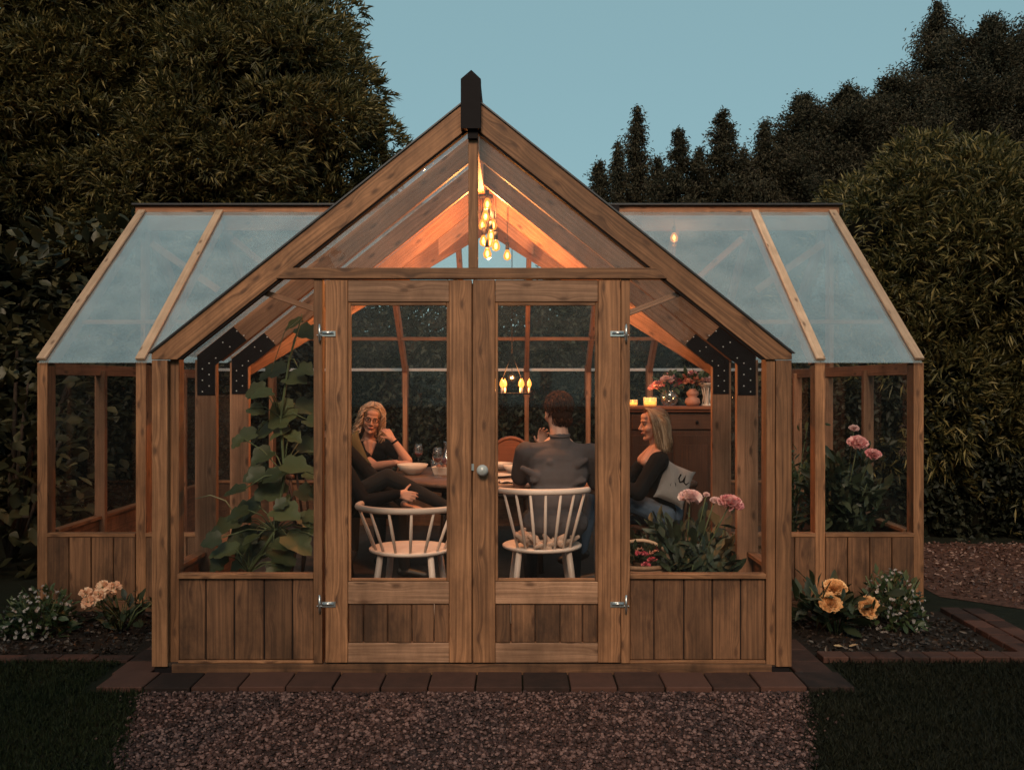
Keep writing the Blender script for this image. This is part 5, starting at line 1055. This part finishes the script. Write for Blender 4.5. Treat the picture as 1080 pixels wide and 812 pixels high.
# hedges closing the garden; two more added behind the camera for shade
def hedge(name, label, x0, x1, y0, y1, H, n, L=.075, W=.05, m=HED, faces=('front', 'top'), seed=0):
    cx, cy = (x0+x1)/2, (y0+y1)/2; t = thing(name, label, 'hedge', (cx, cy, 0)); mb = MB(); g = []
    mb.b6(x0-cx+.22, x1-cx-.22, y0-cy+.22, y1-cy-.22, 0, H-.35); part('light_block_core', mb, DARKIN, 0, t)  # added solid box that keeps light from passing through the leaf shell
    q = n; s = RNG.random(q); X = x0-cx+RNG.random(q)*(x1-x0); Y = y0-cy+RNG.random(q)*(y1-y0); Z = RNG.random(q)*H
    f = RNG.choice(4, q, p=[.5, .2, .15, .15] if (x1-x0) > (y1-y0) else [.12, .2, .34, .34])
    bump = .10*np.sin(X*2.3+Z*3.1)+.10*np.sin(Y*2.9-Z*2.3+X)+.07*np.sin(X*7+Z*5); dep = .22*RNG.random(q)
    Y = np.where(f == 0, y0-cy+dep-bump, Y); Z = np.where(f == 1, H-dep+bump*1.6, Z*(1+bump*.3)); X = np.where(f == 2, x0-cx+dep-bump, X); X = np.where(f == 3, x1-cx-dep+bump, X)
    Nn = np.zeros((q, 3)); Nn[f == 0, 1] = -1; Nn[f == 1, 2] = 1; Nn[f == 2, 0] = -1; Nn[f == 3, 0] = 1
    P = np.stack([X, Y, np.maximum(Z, .02)], 1); leaves('foliage', P, Nn*.5+RNG.normal(size=(q, 3))*.8+[0, 0, .1], L*(.6+.8*RNG.random(q)), W, m, t, droop=.1); return t
hedge('hedge', 'dark leafy hedge closing the garden behind the greenhouse', -5.2, 5.5, 7.2, 8.6, 2.60, 60000, .10, .06)
hedge('hedge', 'tall dark hedge along the left edge of the garden', -8.6, -5.6, -1.0, 9.5, 5.2, 45000, .12, .07)
hedge('hedge', 'dark hedge running away behind the right grit path', 6.6, 8.6, 4.6, 12, 3.6, 22000, .11, .07)
hedge('hedge', 'low dark hedge under the right willow bush', 3.5, 7.2, 4.1, 4.9, 1.5, 24000, .08, .05)
hedge('hedge', 'dense dark hedge behind the left wing and shrub', -5.9, -2.4, 5.6, 6.9, 3.3, 34000, .10, .06)
k = 5200; X = 3.35+RNG.random(k)*3.2; Y = 1.25+RNG.random(k)*2.7; okk = Y > 1.9-(X-3.3)*.9; X, Y = X[okk], Y[okk]
o = leaves('path_grit', np.stack([X, Y, np.full(len(X), .008)], 1), RNG.normal(size=(len(X), 3))*[1, 1, .25], .02+.03*RNG.random(len(X)), .022, leafmat('path_grit_stones', (.03, .014, .011), (.11, .05, .038), (.22, .13, .10), trans=0), droop=0); tag(o, 'loose reddish grit and leaf litter on the right path', 'grit', kind='stuff')
hedge('hedge', 'unseen hedge added behind the viewer to shade the left side', -9.5, -2.7, -9.2, -7.8, 6.6, 9000, .22, .14)  # unseen, added to keep sun off the left wing and lawn
hedge('hedge', 'unseen hedge added behind the viewer to shade the right side', 3.0, 9.8, -9.2, -7.8, 6.6, 9000, .22, .14)  # unseen, added to keep sun off the right wing and lawn
# left broad leaved shrub
o = Vector((-4.1, 3.0, 0)); t = thing('broad_leaved_shrub', 'shrub with large rounded leaves left of the left wing', 'shrub', o); n = 1500
lobs = [(at(75, 290, 3.2)-o, .55), (at(130, 262, 3.4)-o, .32), (at(20, 320, 3.0)-o, .6), (at(30, 400, 2.8)-o, .65), (at(10, 480, 2.6)-o, .7), (at(95, 420, 4.9)-o, .9), (at(100, 350, 3.4)-o, .5), (at(-60, 380, 2.8)-o, .8), (at(60, 500, 4.9)-o, .8), (at(30, 545, 2.6)-o, .55)]
P = []; D = []
for c, r in lobs:
    k = int(n*r*r/4.2)+60; d = nrm(RNG.normal(size=(k, 3))+[0, -.35, .25]); P.append(np.array(c)+d*r*(.55+.5*RNG.random((k, 1)))); D.append(d)
P = np.concatenate(P); D = np.concatenate(D); P[:, 2] = np.maximum(P[:, 2], .05)
ok = ~((P[:, 0]+o.x > -3.06) & (P[:, 1]+o.y < 4.85)); P = P[ok]; D = D[ok]
bigleaves('foliage', P, D*[1, 1, .4]+RNG.normal(size=D.shape)*.45, np.tile([0, -.2, 1.], (len(P), 1))+RNG.normal(size=D.shape)*.35, .10+.07*RNG.random(len(P)), leafmat('broad_shrub_leaves', (.016, .017, .007), (.036, .034, .014), (.085, .076, .038), trans=.2), t, outl(.30), cup=.2)
mb = MB()
for c, r in lobs: mb.tube([(0, 0, 0), c*.5+Vector((0, 0, .2)), c], [.03, .02, .008], 6)
part('branches', mb, BARK, 0, t)
# ------------------------------------------------------------------ light, sky, camera
SUN_EL, SUN_AZ = 36, 186     # behind the camera
w = bpy.data.worlds.new('World'); scene.world = w; w.use_nodes = True; nt = w.node_tree; n = nt.nodes; l = nt.links
bg = n['Background']; sky = n.new('ShaderNodeTexSky'); sky.sky_type = 'NISHITA'; sky.sun_disc = False
sky.sun_elevation = R(SUN_EL); sky.sun_rotation = R(SUN_AZ); sky.air_density = 1.2; sky.dust_density = 3.0; sky.ozone_density = 1.5
mx = n.new('ShaderNodeMix'); mx.data_type = 'RGBA'; mx.blend_type = 'MULTIPLY'; mx.inputs[0].default_value = 1; mx.inputs[7].default_value = SKYT+(1,)
flat = n.new('ShaderNodeMix'); flat.data_type = 'RGBA'; flat.inputs[0].default_value = .7; flat.inputs[7].default_value = SKYF+(1,)
l.new(sky.outputs[0], flat.inputs[6]); l.new(flat.outputs[2], mx.inputs[6]); l.new(mx.outputs[2], bg.inputs['Color']); bg.inputs['Strength'].default_value = SKYS
sd = bpy.data.lights.new('sun', 'SUN'); sd.energy = SUNE; sd.angle = R(20); sd.color = (1, .74, .52)
so = bpy.data.objects.new('sun', sd); COL.objects.link(so)
dv = Vector((math.sin(R(SUN_AZ))*math.cos(R(SUN_EL)), math.cos(R(SUN_AZ))*math.cos(R(SUN_EL)), math.sin(R(SUN_EL))))
so.rotation_euler = dv.to_track_quat('Z', 'Y').to_euler(); so.location = dv*20
cam = bpy.data.cameras.new('camera'); cam.lens = F_/1080*36; cam.sensor_width = 36; cam.clip_end = 600; cam.clip_start = .05
co = bpy.data.objects.new('camera', cam); COL.objects.link(co); co.location = (CAMX, -CAMD, 1.53); co.rotation_euler = (R(90), 0, 0); scene.camera = co
scene.view_settings.view_transform = 'Standard'; scene.view_settings.look = 'None'; scene.view_settings.gamma = 1; scene.view_settings.use_curve_mapping = False
scene.view_settings.exposure = EXPO
scene.cycles.max_bounces = 10; scene.cycles.transparent_max_bounces = 24; scene.cycles.diffuse_bounces = 3; scene.cycles.glossy_bounces = 3; scene.cycles.transmission_bounces = 4
scene.cycles.use_denoising = True; scene.cycles.sample_clamp_indirect = 6; scene.cycles.use_adaptive_sampling = True; scene.cycles.adaptive_threshold = .02
